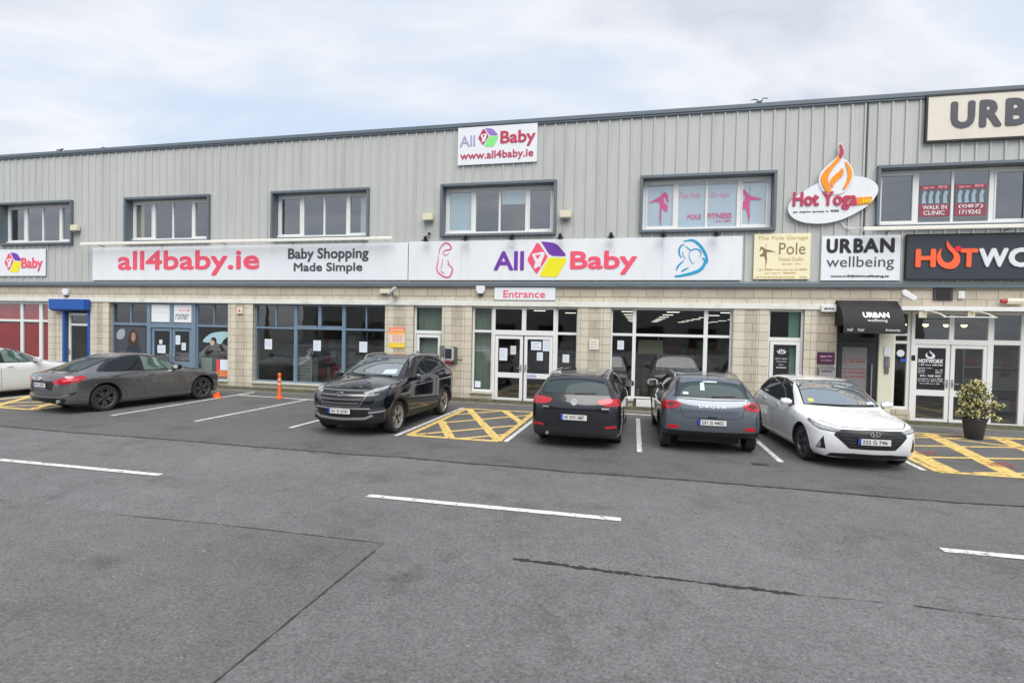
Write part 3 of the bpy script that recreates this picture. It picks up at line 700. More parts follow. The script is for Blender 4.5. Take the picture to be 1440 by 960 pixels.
# dark gym board
navy=pm('dark_slate_board',(.035,.043,.058),.35,var=.1,vs=1)
o=panel_sign('gym_sign',6.19,9.75,3.47,4.50,'dark slate fascia board reading HOTWORX in orange and white',mat=navy,y0=-.13,y1=-.06,frame=blackm,fw=.02)
hot=pm('hot_orange_letter',(.90,.13,.045),.4)
letters('H',(6.36,6.78,3.74,4.17),-.13,hot,o,.06,depth=.03)
letters('T',(7.27,7.62,3.74,4.17),-.13,hot,o,.06,depth=.03)
m_=FB(); m_.prism(smooth_pts(HOT_O,3),-.16,-.1305); m_.build('flame_letter',hot,o)
m_=FB(); m_.cyl((7.215,-.165,4.165),(7.215,-.1305,4.165),.065,n=20); m_.build('red_dot',pm('red_dot',(.75,.01,.04),.4),o)
for s_,a,b in (('W',7.64,8.22),('O',8.22,8.72),('R',8.78,9.14),('X',9.17,9.56)): letters(s_,(a,b,3.73 if s_=='O' else 3.74,4.18 if s_=='O' else 4.17),-.13,signw,o,.06,depth=.03)
# high URBAN board
o=panel_sign('studio_sign',6.52,10.9,6.70,7.72,'large cream board reading URBAN in black high on the right end of the cladding',mat=pm('cream_white',(.66,.62,.54),.5,var=.04,vs=1,dirt=(.4,.37,.27),dirtamt=.3),y0=-.12,y1=-.07,frame=blackm,fw=.045)
mb=FB(); word(mb,[('U',6.98,7.47),('R',7.55,8.0),('B',8.06,8.50),('A',8.50,9.12),('N',9.18,9.78)],6.94,7.57,-.12,.01,.065); mb.build('lettering',greyt,o)
# ------------------------------------------------------------------ shop awnings
o=empty('awning',(5.4*K,-.3*K,2.15*K),'black fabric awning with URBAN wellbeing in white over the black door','awning')
f=FB(); P=[(-.002,2.96),(-.12,2.95),(-.42,2.72),(-.55,2.50),(-.60,2.34),(-.60,2.16),(-.585,2.16),(-.58,2.34),(-.002,2.34)]
f.prism_yz(P,4.74,6.02)
o_c=f.build('canopy_fabric',pm('black_fabric',(.014,.014,.015),.75,bump=.1,bs=30,var=.2),o,smooth=True)
f=FB()
def on_slope(mb,s_,x0,x1,z0,z1,bold):
    vs,fs,_=glyphs(s_,bold)
    def yy(z):      # front surface of the awning at height z
        pr=[(2.95,-.12),(2.72,-.42),(2.50,-.55),(2.34,-.60),(2.16,-.60)]
        for (za,ya),(zb,yb) in zip(pr,pr[1:]):
            if z>=zb: return ya+(yb-ya)*(za-z)/(za-zb)
        return -.60
    mb.add([(x0+a*(x1-x0), yy(z0+b*(z1-z0))-.004-.004*c, z0+b*(z1-z0)) for a,b,c in vs],fs)
on_slope(f,'URBAN',5.17,5.72,2.53,2.66,.05); on_slope(f,'wellbeing',5.25,5.66,2.42,2.50,.0)
on_slope(f,'nail',4.82,4.93,2.21,2.28,0.); on_slope(f,'hair',5.04,5.18,2.21,2.28,0.); on_slope(f,'beauty',5.62,5.92,2.20,2.28,0.)
f.build('lettering',signw,o)
o=empty('shutter_box',(-18.9*K,-.2*K,2.44*K),'bright blue roller shutter box over the narrow blue framed door','shutter')
f=FB(); f.box(-19.66,-18.10,-.26,-.048,2.44,2.80); f.build('shutter_casing',royal,o,bevel=.02)
f=FB(); f.box(-19.62,-18.14,-.20,-.06,2.40,2.4395); f.build('shutter_slat',pm('navy_slat',(.01,.03,.14),.5),o)
# ------------------------------------------------------------------ lamp troughs and spot lamps
for (x0,x1,z,lab) in ((-18.12,-6.90,4.60,'long cream light trough above the all4baby.ie sign'),(5.17,10.2,4.60,'long white light trough above the dark orange lettered board')):
    o=empty('light_trough',((x0+x1)/2*K,-.3*K,z*K),lab,'light trough')
    f=FB(); f.prism_yz([(-.40,z-.01),(-.40,z+.05),(-.36,z+.075),(-.30,z+.05),(-.30,z-.01)],x0,x1); f.build('trough_housing',tubem,o)
    f=FB()
    x=x0+.6
    while x<x1: f.cyl((x,-.05,z-.02),(x,-.33,z+.0),.014,n=8); x+=2.4
    f.build('bracket',trimm,o)
f=MB(K); f.tube([(4.79,-.07,4.85),(4.84,-.08,4.76),(4.93,-.09,4.70),(5.1,-.12,4.68),(5.27,-.3,4.665)],.012,8)
tag(f.build('cable',whitep,smooth=True),'white cable drooping from the oval sign to the light trough','cable')
spx=(-5.90,-4.72,-3.39,-2.06,-.72,.60,1.89)
names=['leftmost','second','third','fourth','fifth','sixth','rightmost']
for i,x in enumerate(spx):
    o=empty('spot_lamp',(x*K,-.2*K,4.55*K),'small black arm lamp over the main white sign, %s of seven'%names[i],'spot lamp','spot lamps above the main sign')
    f=FB(); f.tube([(x,-.04,4.66),(x,-.22,4.70),(x,-.33,4.62)],.013,8); f.build('lamp_arm',blackm,o,smooth=True)
    f=FB(); f.cyl((x,-.36,4.645),(x,-.27,4.55),.045,.06,12); f.box(x-.09,x+.09,-.40,-.27,4.53,4.56); f.build('lamp_head',blackm,o)
f=FB(); f.sphere((-5.88,-.10,4.78),.045,10); f.cyl((-5.88,-.04,4.80),(-5.88,-.12,4.77),.02,n=8)
tag(f.build('sensor',blackm,smooth=True),'tiny black sensor fixed to the cladding under the cream box left of the central window','sensor')
for x,z,lab in ((-18.63,5.20,'cream floodlight box on the cladding right of the leftmost office window'),(-5.90,5.23,'cream floodlight box on the cladding left of the office window over the main sign'),(-1.95,5.20,'cream floodlight box on the cladding right of the office window over the main sign')):
    o=empty('flood_lamp',(x*K,-.15*K,(z-.1)*K),lab,'floodlight','cream floodlights on the cladding')
    f=FB(); f.box(x-.155,x+.155,-.22,-.09,z-.09,z+.11); f.build('lamp_housing',creamp,o,bevel=.02)
    f=FB(); f.box(x-.10,x+.10,-.19,-.10,z-.13,z-.091); f.cyl((x,-.10,z),(x,-.03,z),.03,n=8); f.build('bracket',trimm,o)
# alarm bells
for x,z,lab in ((-19.15,3.04,'white alarm bell box with dark base on the wall above the blue shutter box'),(-4.32,3.17,'cream alarm bell box on the wall left of the Entrance board')):
    o=empty('alarm_box',(x*K,-.05*K,(z-.15)*K),lab,'alarm box')
    f=FB(); f.prism([(x-.13,z+.12),(x+.13,z+.12),(x+.13,z),(x+.07,z-.10),(x-.07,z-.10),(x-.13,z)],-.10,-.002); f.build('alarm_cover',whitep,o,bevel=.012)
    f=FB(); f.prism([(x+.07,z-.102),(x-.07,z-.102),(x-.045,z-.16),(x+.045,z-.16)],-.085,-.002); f.build('strobe_lens',pm('strobe_dark',(.03,.05,.05),.2),o)
# cctv
o=empty('security_camera',(-7.0*K,-.1*K,2.95*K),'grey security camera with white junction box on the wall left of the main sign','camera')
f=FB(); f.box(-7.40,-7.06,-.10,-.002,3.06,3.19); f.build('junction_box',creamp,o,bevel=.01)
f=FB(); f.prism([(-7.02,3.06),(-6.78,3.24),(-6.74,3.18),(-6.95,3.0)],-.45,-.33); f.build('camera_body',pm('camera_grey',(.5,.5,.48),.4),o,bevel=.01)
f=FB(); f.tube([(-6.9,-.002,2.98),(-6.9,-.12,2.94),(-6.88,-.3,2.98),(-6.86,-.38,3.08)],.022,8); f.tube([(-6.95,-.002,3.06),(-7.0,-.08,2.94),(-6.93,-.1,2.86),(-6.82,-.08,2.90),(-6.80,-.002,3.02)],.008,6); f.build('camera_arm',pm('camera_arm',(.2,.2,.19),.5),o,smooth=True)
o=empty('security_camera',(6.15*K,-.2*K,2.9*K),'white tubular security camera above the right end of the black awning','camera')
f=FB(); f.prism([(6.0,3.16),(6.08,3.20),(6.32,3.03),(6.30,2.95),(6.22,2.95),(6.02,3.07)],-.42,-.30); f.build('camera_body',whitep,o,bevel=.01)
f=FB(); f.tube([(6.05,-.002,2.95),(6.05,-.2,2.92),(6.06,-.35,3.08)],.025,8); f.box(5.85,6.03,-.06,-.002,2.90,2.96); f.build('camera_arm',whitep,o)
# vent, boxes and emergency lamp on the right
o=empty('wall_vent',(7.05*K,-.05*K,2.98*K),'square black ventilation grille on the wall under the dark orange lettered board','vent')
f=FB(); f.box(6.82,7.22,-.035,-.002,2.97,3.26); f.build('vent_frame',pm('vent_brown',(.05,.045,.05),.6),o,bevel=.006)
f=FB()
for i in range(6): f.box(6.87,7.17,-.045,-.036,3.0+i*.04,3.02+i*.04)
f.build('vent_slat',blackm,o)
f=FB(); f.box(7.32,7.44,-.06,-.002,3.02,3.19); f.box(7.345,7.415,-.066,-.06,3.05,3.16)
tag(f.build('switch_box',whitep,bevel=.006),'small white switch box right of the black wall vent','box')
o=empty('emergency_lamp',(8.35*K,-.08*K,2.9*K),'cream tubular emergency lamp with a red end on the wall over the right shopfront','lamp')
f=FB(); f.cyl((8.24,-.10,2.96),(8.60,-.10,2.96),.07,n=18); f.build('lamp_body',creamp,o,smooth=True)
f=FB(); f.cyl((8.14,-.10,2.96),(8.235,-.10,2.96),.045,.055,14); f.cyl((8.42,-.03,2.96),(8.42,-.001,2.96),.04,n=8); f.build('red_cap',pm('red_cap',(.4,.02,.03),.4),o,smooth=True)
# white swan-neck lamp frame over the white doors
o=empty('arm_lamp',(7.0*K,-.5*K,2.4*K),'white curved arm lamp frame hanging in front of the fanlights over the white doors','lamp')
f=FB()
for x in (6.50,7.45):
    f.tube([(x,-.32,2.70),(x+.08,-.50,2.69),(x+.17,-.62,2.64),(x+.27,-.70,2.56)],.018,8)
f.build('lamp_arm',creamp,o,smooth=True)
f=FB(); f.cyl((6.72,-.70,2.565),(7.75,-.70,2.565),.012,n=8); f.build('cross_bar',whitep,o,smooth=True)
f=FB(); f.box(6.40,6.56,-.33,-.29,2.55,2.71); f.box(7.38,7.52,-.33,-.29,2.58,2.71); f.build('bracket',creamp,o)
# small light box and plaques near the awning
o=empty('light_box',(4.6*K,-.06*K,2.68*K),'small white light box with dark script left of the black awning','sign')
f=FB(); f.box(4.40,4.73,-.12,-.002,2.67,2.84); f.build('sign_panel',whitep,o,bevel=.008); letters('~Break',(4.46,4.68,2.71,2.79),-.12,greyt,o,.0,depth=.004,shear=.3)
o=empty('wall_plaque',(4.6*K,-.03*K,1.36*K),'purple plaque with pale lettering on the wall left of the black door','sign')
f=FB(); f.box(4.37,4.76,-.03,-.002,1.38,1.68); f.build('sign_panel',pm('purple_plaque',(.055,.015,.05),.4),o,bevel=.004)
letters('~BUZZ',(4.43,4.72,1.54,1.62),-.03,pm('plaque_pink',(.45,.2,.35),.5),o,.0,depth=.003); letters('~please ring bell',(4.45,4.70,1.46,1.50),-.03,MATS['plaque_pink'],o,.0,depth=.003,name='small_print')
o=empty('post_box',(4.6*K,-.06*K,1.1*K),'brushed steel letter box on the wall below the purple plaque','letter box')
f=FB(); f.box(4.40,4.74,-.11,-.002,1.02,1.27); f.prism_yz([(-.13,1.262),(-.002,1.34),(-.002,1.2705),(-.115,1.2705)],4.385,4.755); f.build('box_body',steel,o,bevel=.006)
f=FB(); f.box(4.45,4.69,-.116,-.111,1.20,1.225); f.build('letter_slot',blackm,o)
o=empty('intercom',(5.92*K,.0,1.3*K),'grey door entry intercom on the cream panel right of the black door','intercom')
f=FB(); f.box(5.86,5.97,.005,.038,1.34,1.60); f.box(5.87,5.96,.008,.038,1.20,1.33); f.build('intercom_body',pm('intercom_grey',(.12,.12,.13),.4),o,bevel=.004)
f=FB()
for i in range(4): 
    for j in (0,1): f.box(5.878+j*.045,5.91+j*.045,.0,.0045,1.37+i*.055,1.40+i*.055)
f.build('button',steel,o)
f=FB(); f.box(5.85,5.98,.02,.038,1.62,1.86); tag(f.build('notice',paper),'pale paper notice above the grey intercom','notice')
f=FB(); f.box(6.45,6.53,.06,.072,1.53,1.66); tag(f.build('key_pad',blackm,bevel=.004),'small black keypad on the white door frame right of the cream panel','keypad')
# defibrillator / payment box at the side door
o=empty('wall_cabinet',(-5.15*K,-.1*K,1.1*K),'rounded black and grey wall cabinet with red base beside the white side door','cabinet')
f=FB(); f.box(-5.36,-4.99,-.06,-.002,1.06,1.55); f.build('backplate',pm('backplate_grey',(.10,.10,.085),.5),o,bevel=.02)
f=FB(); f.box(-5.33,-5.06,-.20,-.061,1.14,1.54); f.build('cabinet_body',pm('cabinet_silver',(.45,.47,.48),.35),o,bevel=.04)
f=FB(); f.box(-5.30,-5.10,-.215,-.201,1.22,1.50); f.build('cabinet_door',pm('cabinet_dark',(.03,.035,.05),.2),o,bevel=.008)
f=FB(); f.box(-5.30,-5.10,-.20,-.061,1.07,1.138); f.build('red_base',pm('cabinet_red',(.20,.01,.015),.3),o,bevel=.015)
f=FB(); f.tube([(-4.99,-.02,1.2),(-4.9,-.02,1.18),(-4.83,-.02,1.21)],.008,6); f.build('pipe_stub',dark,o)
f=FB(); f.box(-5.52,-5.40,-.05,-.002,1.28,1.58); tag(f.build('meter_box',pm('meter_grey',(.14,.15,.12),.5),bevel=.008),'small grey meter box between the white side door and the black cabinet','box')
# flyers and warning signs
o=empty('wall_poster',(-6.86*K,-.02*K,1.4*K),'orange, white and yellow notice board on the wall right of the long blue window','poster')
f=FB(); f.box(-7.12,-6.62,-.02,-.002,1.95,2.07); f.build('orange_band',pm('poster_orange',(.85,.22,.10),.5),o)
f=FB(); f.box(-7.12,-6.62,-.021,-.002,1.87,1.948); f.build('amber_band',pm('poster_amber',(.9,.42,.10),.5),o)
f=FB(); f.box(-7.12,-6.62,-.02,-.002,1.62,1.868); f.build('pale_band',pm('poster_pale',(.72,.60,.50),.5),o)
f=FB(); f.box(-7.12,-6.62,-.021,-.002,1.48,1.618); f.build('yellow_band',pm('poster_yellow',(.82,.58,.05),.5),o)
letters('~PARKING NOTICE',(-7.06,-6.68,1.97,2.03),-.02,signw,o,0.,depth=.003)
mb=FB()
for i in range(4): text_into(mb,('~CUSTOMERS ONLY','~CLAMPING IN','~OPERATION','~RELEASE FEE')[i],(-7.0,-6.7,1.81-.05*i,1.84-.05*i),-.02,.003)
mb.build('small_print',pinkt,o)
o=empty('warning_sign',(-12.23*K,-.04*K,2.4*K),'small square cream warning box with a red mark on the pier between the blue shopfronts','sign')
f=FB(); f.box(-12.32,-12.12,-.06,-.009,2.40,2.60); f.build('sign_panel',creamp,o,bevel=.008)
f=FB(); f.prism([(-12.27,2.47),(-12.17,2.47),(-12.22,2.55)],-.066,-.061); f.build('warning_mark',pm('mark_red',(.5,.05,.03),.5),o)
o=empty('wall_plaque',(-1.12*K,-.02*K,1.5*K),'small white plaque on the pier between the entrance doors and the display window','sign')
f=FB(); f.box(-1.24,-.99,-.03,-.002,1.58,1.86); f.build('sign_panel',pm('plaque_white',(.68,.66,.58),.5),o,bevel=.004)
mb=FB()
for i in range(3): text_into(mb,('~NO','~SMOKING','~PLEASE')[i],(-1.20,-1.03,1.77-.07*i,1.81-.07*i),-.03,.003)
mb.build('small_print',pm('plaque_grey',(.4,.4,.37),.5),o)
# ------------------------------------------------------------------ notices stuck to the glass
def notice(x0,x1,z0,z1,y,label,txt=None,m=None,rows=5):
    o=empty('paper_notice',((x0+x1)/2*K,y*K,z0*K),label,'notice')
    f=FB(); f.box(x0,x1,y-.004,y,z0,z1); f.build('sheet',m or paper,o)
    f=FB()
    if txt:
        n=len(txt)
        for i,s_ in enumerate(txt):
            h=(z1-z0)*.8/n; zz=z1-(z1-z0)*.08-h*(i+1); text_into(f,s_,(x0+(x1-x0)*.1,x1-(x1-x0)*.1,zz+h*.2,zz+h*.8),y-.004,.002)
    else:
        for i in range(rows):
            zz=z1-(z1-z0)*(.15+.75*i/rows); f.box(x0+(x1-x0)*.12,x1-(x1-x0)*(.12+.2*random.random()),y-.0055,y-.004,zz-.008,zz)
    f.build('print',paperl,o)
yg=.109
notice(-3.78,-3.55,1.20,1.55,yg-.002,'pale blue notice low on the left entrance door')
notice(-3.46,-3.30,1.38,1.62,yg-.002,'small sheet right of the pale blue notice on the left entrance door',m=pm('paper_beige',(.62,.58,.55),.7))
notice(-2.87,-2.58,1.52,1.76,yg-.002,'wide pale notice on the right entrance door, left of the tall one')
notice(-2.54,-2.31,1.50,1.82,yg-.002,'tall pale notice at the upper right of the right entrance door')
notice(-2.70,-2.53,1.23,1.46,yg-.002,'small notice below the two larger ones on the right entrance door')
notice(-1.98,-1.80,1.20,1.42,.138,'single notice low in the pane right of the entrance doors')
notice(-.50,-.33,1.60,1.84,.138,'single notice in the left pane of the large display window')
for x,lab in ((-11.3,'left'),(-9.58,'middle'),(-8.02,'right')):
    notice(x-.14,x+.12,1.30,1.62,.138,'blank white sheet in the %s pane of the long blue window'%lab)
notice(-15.45,-15.33,1.36,1.50,.123,'small square note on the left blue door, above the larger sheet',rows=3)
notice(-15.52,-15.20,1.06,1.32,.123,'larger white sheet low on the left blue door')
notice(-14.80,-14.62,1.36,1.66,.123,'tall white sheet on the right blue door')
notice(-14.56,-14.40,1.18,1.42,.123,'smaller white sheet right of the tall one on the right blue door')
# brand panels in the fanlights over the blue doors
o=empty('fanlight_panel',(-15.37*K,.09*K,2.1*K),'plain white panel in the left fanlight over the blue double doors','panel')
f=FB(); f.box(-15.73,-15.01,.085,.098,2.09,2.66); f.build('sheet',signw,o); f=FB(); f.box(-15.68,-15.06,.083,.0849,2.40,2.408); f.build('print',paperl,o)
o=empty('fanlight_panel',(-14.5*K,.09*K,2.1*K),'white panel with handwritten style logo in the right fanlight over the blue double doors','panel')
f=FB(); f.box(-14.84,-14.15,.085,.098,2.09,2.66); f.build('sheet',signw,o)
letters('romer',(-14.78,-14.25,2.18,2.36),.085,greyt,o,0.,depth=.003,shear=.3); letters('~try on a new',(-14.62,-14.22,2.45,2.51),.085,pinkt,o,0.,depth=.003,name='small_print')
# photo poster with a smiling woman, seen in the left blue window: framed head, hair and shoulders as flat print
o=empty('window_poster',(-16.6*K,.13*K,.9*K),'dark portrait poster of a long haired woman in the left blue window','poster')
f=FB(); f.box(-17.28,-16.0,.132,.137,.6,1.90); f.build('sheet',pm('poster_dark',(.055,.06,.075),.5),o)
f=FB(); f.prism([(-16.83,1.0),(-16.20,1.0),(-16.25,1.22),(-16.38,1.34),(-16.62,1.34),(-16.76,1.22)],.129,.1315); f.build('print',pm('poster_jacket',(.02,.03,.045),.5),o)
f=FB(); f.prism(smooth_pts([(-16.70,1.30),(-16.70,1.62),(-16.58,1.80),(-16.46,1.80),(-16.34,1.62),(-16.34,1.30)],4),.1265,.1285); f.build('hair_print',pm('poster_hair',(.045,.025,.018),.5),o)
f=FB(); f.prism(smooth_pts([(-16.60,1.52),(-16.57,1.68),(-16.50,1.72),(-16.44,1.68),(-16.42,1.52),(-16.51,1.40)],4),.124,.126); f.build('face_print',pm('poster_skin',(.34,.19,.13),.5),o)
f=FB(); f.prism(smooth_pts([(-17.22,1.62),(-17.1,1.80),(-16.9,1.82),(-16.86,1.66),(-16.95,1.50),(-17.15,1.48)],3),.129,.1315); f.build('pale_patch',pm('poster_pale_patch',(.30,.33,.36),.6),o)
o=empty('window_poster',(-13.2*K,.13*K,1.4*K),'pale blue pram cut-out high in the right pane of the blue shop','poster')
f=FB(); f.prism(smooth_pts([(-13.75,1.50),(-13.5,1.72),(-13.2,1.80),(-12.85,1.82),(-12.76,1.70),(-12.95,1.56),(-13.05,1.42),(-13.2,1.44),(-13.25,1.60),(-13.4,1.62),(-13.5,1.46)],3),.130,.136); f.build('print',pm('pram_blue',(.33,.50,.56),.6),o)
f=FB(); f.cyl((-13.38,.124,1.45),(-13.38,.129,1.45),.09,n=18); f.build('wheel_print',pm('pram_tan',(.5,.36,.28),.6),o)
o=empty('window_poster',(-13.0*K,.13*K,.4*K),'orange and white offer card at the bottom corner of the blue shop window','poster')
f=FB(); f.box(-13.08,-12.75,.126,.136,.58,.92); f.build('sheet',paper,o); f=FB(); f.box(-13.13,-12.75,.122,.136,.36,.575); f.build('orange_band',pm('offer_orange',(.6,.20,.07),.6),o)
f=FB(); f.box(-13.22,-13.10,.126,.136,.45,.92); f.build('red_band',pm('offer_red',(.7,.06,.07),.6),o)
# pole studio window graphics
o=empty('window_graphic',(1.6*K,.1*K,4.8*K),'pink dancers and pole fitness lettering on the frosted office window above the main sign end','window graphic')
pk=pm('pink_vinyl',(.55,.09,.24),.5)
mb=FB(); sc_=1.0
mb.prism([(x*1.01+.02,z*1.008-.03) for x,z in DANCE_L],.145,.151); mb.build('dancer_figure',pk,o)
mb=FB(); mb.prism([(x*1.01-.0,z*1.008-.03) for x,z in DANCE_R],.145,.151); mb.build('dancer_figure',pk,o)
mb=FB(); mb.box(.545,.553,.147,.153,4.9,5.85); mb.box(2.725,2.733,.147,.153,4.9,5.85); mb.build('pole_line',greyt,o)
mb=FB(); text_into(mb,'The Pole',(.98,1.52,5.60,5.76),.154,.003,.0,shear=.3); text_into(mb,'Garage',(1.74,2.25,5.58,5.74),.154,.003,.0,shear=.3); mb.build('lettering',pm('pink_script',(.62,.28,.42),.5),o)
mb=FB(); text_into(mb,'POLE',(1.22,1.56,5.06,5.18),.154,.003,.03); text_into(mb,'FITNESS',(1.70,2.30,5.06,5.20),.154,.003,.03); text_into(mb,'~STUDIO GALWAY',(1.92,2.30,4.97,5.02),.154,.003,.0); mb.build('lettering',pk,o)
# clinic posters
for x0,tx,lab in ((6.52,('WALK IN','CLINIC'),'red and grey clinic poster reading WALK IN CLINIC in the right office window'),(7.26,('(087)','1719242'),'red and grey clinic poster with a telephone number in the right office window')):
    o=empty('window_poster',((x0+.33)*K,.1*K,4.9*K),lab,'poster')
    red=pm('clinic_red',(.27,.05,.075),.5); 
    f=FB(); f.box(x0,x0+.64,.146,.152,4.98,5.28); f.build('red_band',red,o)
    f=FB(); f.box(x0,x0+.64,.146,.152,5.28,5.62); f.build('picture_band',pm('clinic_grey',(.10,.11,.13),.5),o)
    f=FB()
    for k_,xx in enumerate((.06,.20,.34,.50)):
        f.prism([(x0+xx,5.29),(x0+xx+.09,5.29),(x0+xx+.07,5.45),(x0+xx+.10,5.56),(x0+xx+.04,5.60),(x0+xx-.0,5.48)],.141,.1455)
    f.build('figure_print',pm('clinic_blue',(.30,.42,.50),.5),o)
    f=FB(); f.box(x0,x0+.64,.146,.152,5.62,5.72); f.build('red_band',red,o)
    mb=FB(); text_into(mb,tx[0],(x0+.08,x0+.58,5.15,5.25),.146,.003,.02); text_into(mb,tx[1],(x0+.10,x0+.54,5.02,5.12),.146,.003,.02)
    mb.build('lettering',signw,o)
    mb=FB(); text_into(mb,'~Body Fit',(x0+.08,x0+.58,5.63,5.71),.146,.003,.0,shear=.2); mb.build('lettering',pm('clinic_pink',(.7,.25,.3),.5),o)
# gym door graphic
o=empty('door_graphic',(6.9*K,.1*K,1.0*K),'white HOTWORX opening hours lettering on the left white door on the right','door graphic')
f=FB(); f.box(6.59,7.17,.105,.109,.87,1.83); f.build('sheet',pm('dark_film',(.018,.018,.022),.3),o)
m_=FB(); m_.prism([(6.86+(x-7.03)*.42,1.68+(z-4.02)*.30) for x,z in smooth_pts(HOT_O,2)],.101,.1045); text_into(m_,'HOTWORX',(6.62,7.13,1.48,1.58),.105,.003,.05)
text_into(m_,'~24 HOUR INFRARED FITNESS STUDIO',(6.63,7.13,1.42,1.45),.105,.003); text_into(m_,'~STAFFED HOURS',(6.62,6.90,1.35,1.375),.105,.003)
for i in range(3): text_into(m_,('~Mon-Fri','~Saturday','~Sunday')[i],(6.62,6.76,1.31-.035*i,1.33-.035*i),.105,.002); text_into(m_,('~9-1  4-8','~9-1','~10-1')[i],(6.98,7.13,1.31-.035*i,1.33-.035*i),.105,.002)
text_into(m_,'091 768 007',(6.66,7.10,1.15,1.20),.105,.003,.02); text_into(m_,'~hotworx.net / studio galway',(6.62,7.14,1.09,1.115),.105,.002); text_into(m_,'~GET STARTED WITH YOUR FREE TRIAL',(6.62,7.14,1.04,1.065),.105,.002); text_into(m_,'~access with member code',(6.66,7.08,.98,1.0),.105,.002)
m_.build('lettering',signw,o)
o=empty('door_graphic',(3.65*K,.1*K,1.2*K),'black panel with white lotus emblem on the narrow door left of the purple plaque','door graphic')
f=FB(); f.box(3.37,3.76,.094,.098,.9,1.86); f.build('sheet',MATS['dark_film'],o)
m_=FB()
for a in (-55,-28,0,28,55):
    ca,sa=math.cos(R(a)),math.sin(R(a)); P=[(0,0),(.03,.07),(0,.14),(-.03,.07)]
    m_.prism([(3.58+x*ca+z*sa, 1.60+z*ca-x*sa) for x,z in P],.090,.0938)
text_into(m_,'~LOTUS ROOMS',(3.44,3.72,1.47,1.50),.094,.002); text_into(m_,'~therapies and clinics',(3.46,3.70,1.40,1.425),.094,.002); text_into(m_,'~OPEN',(3.52,3.64,1.32,1.345),.094,.002); text_into(m_,'~www.lotus.ie',(3.47,3.70,1.24,1.28),.094,.002)
m_.build('lettering',signw,o)
o=empty('window_sticker',(6.2*K,.1*K,1.6*K),'round white sticker over a blue one in the narrow pane left of the white doors','sticker')
f=FB(); f.cyl((6.24,.118,1.70),(6.24,.122,1.70),.085,n=20); f.build('sheet',paper,o)
f=FB(); f.box(6.24,6.36,.118,.122,1.50,1.57); f.build('blue_print',pm('sticker_blue',(.03,.08,.5),.4),o)
f=FB(); f.box(-2.98,-2.70,.078,.084,.755,.83); tag(f.build('door_sticker',pm('sticker_white_blue',(.35,.42,.6),.4)),'small blue and white sticker on the mid rail of the right entrance door','sticker')
f=FB(); f.box(-4.50,-4.33,.138,.1395,.40,.58); tag(f.build('window_sticker',paper),'small pale sticker at the bottom of the pane left of the entrance doors','sticker')
# ------------------------------------------------------------------ cars
# station: x from the nose, half width factor, bottom z, mid z, shoulder z, belt z, belt width, (x,w,z) of the roof rail line, (x,z) of the centre line
HATCH = [
 [.10,.62,.20,.45,.62,.72,.60, .03,.32,.74, .00,.745],
 [.25,.90,.20,.47,.66,.77,.84, .18,.50,.805,.13,.82],
 [.48,.985,.2,.50,.70,.83,.91, .45,.55,.885,.42,.90],
 [.83,1.0,.20,.52,.74,.88,.93, .80,.57,.95,.75,.97],
 [1.12,1.0,.19,.52,.77,.915,.94,1.08,.61,.99,1.00,1.01],
 [1.38,1.0,.18,.52,.79,.945,.94,1.20,.77,1.02,1.08,1.04],
 [1.62,1.0,.18,.52,.80,.955,.94,1.58,.74,1.21,1.46,1.26],
 [1.95,1.0,.18,.52,.81,.965,.945,1.98,.69,1.39,1.85,1.43],
 [2.45,1.0,.18,.53,.82,.975,.945,2.45,.67,1.43,2.45,1.465],
 [3.00,1.0,.18,.53,.83,.99,.94, 3.0,.66,1.42,3.0,1.455],
 [3.50,.995,.19,.54,.85,1.01,.935,3.60,.665,1.385,3.69,1.425],
 [3.72,.985,.20,.55,.86,1.02,.915,3.78,.675,1.20,3.86,1.22],
 [3.89,.965,.22,.55,.86,.99,.88, 3.94,.665,.995,4.0,.995],
 [3.985,.76,.24,.55,.80,.90,.72, 4.01,.38,.915,4.03,.915]]
SALOON = [
 [.10,.60,.20,.45,.62,.70,.58, .03,.32,.72,.0,.725],
 [.25,.90,.20,.47,.66,.76,.84,.18,.50,.80,.13,.81],
 [.52,.985,.2,.5,.70,.81,.91,.47,.55,.86,.44,.875],
 [.87,1,.2,.5,.74,.87,.93,.84,.57,.925,.80,.945],
 [1.2,1,.18,.5,.77,.905,.94,1.18,.61,.965,1.1,.985],
 [1.5,1,.17,.5,.79,.93,.94,1.36,.78,.99,1.22,1.01],
 [1.8,1,.17,.5,.80,.94,.94,1.76,.73,1.18,1.65,1.23],
 [2.15,1,.17,.5,.81,.95,.94,2.17,.675,1.36,2.05,1.41],
 [2.55,1,.17,.5,.82,.96,.94,2.6,.645,1.41,2.6,1.455],
 [3.0,1,.17,.5,.83,.97,.935,3.05,.63,1.38,3.05,1.43],
 [3.45,1,.18,.52,.85,.98,.925,3.5,.615,1.275,3.52,1.32],
 [3.85,.99,.19,.54,.86,.98,.90,3.88,.62,1.10,3.95,1.13],
 [4.20,.96,.22,.55,.86,.965,.87,4.18,.60,.995,4.24,1.01],
 [4.42,.89,.25,.56,.83,.94,.81,4.43,.50,.97,4.47,.98],
 [4.49,.64,.27,.55,.78,.90,.60,4.54,.34,.945,4.56,.95]]

def interp(x, xs, ys):
    if x<=xs[0]: return ys[0]+(x-xs[0])*(ys[1]-ys[0])/(xs[1]-xs[0])
    for a,b,c,d in zip(xs,xs[1:],ys,ys[1:]):
        if x<=b: return c+(x-a)*(d-c)/(b-a)
    return ys[-1]+(x-xs[-1])*(ys[-1]-ys[-2])/(xs[-1]-xs[-2])

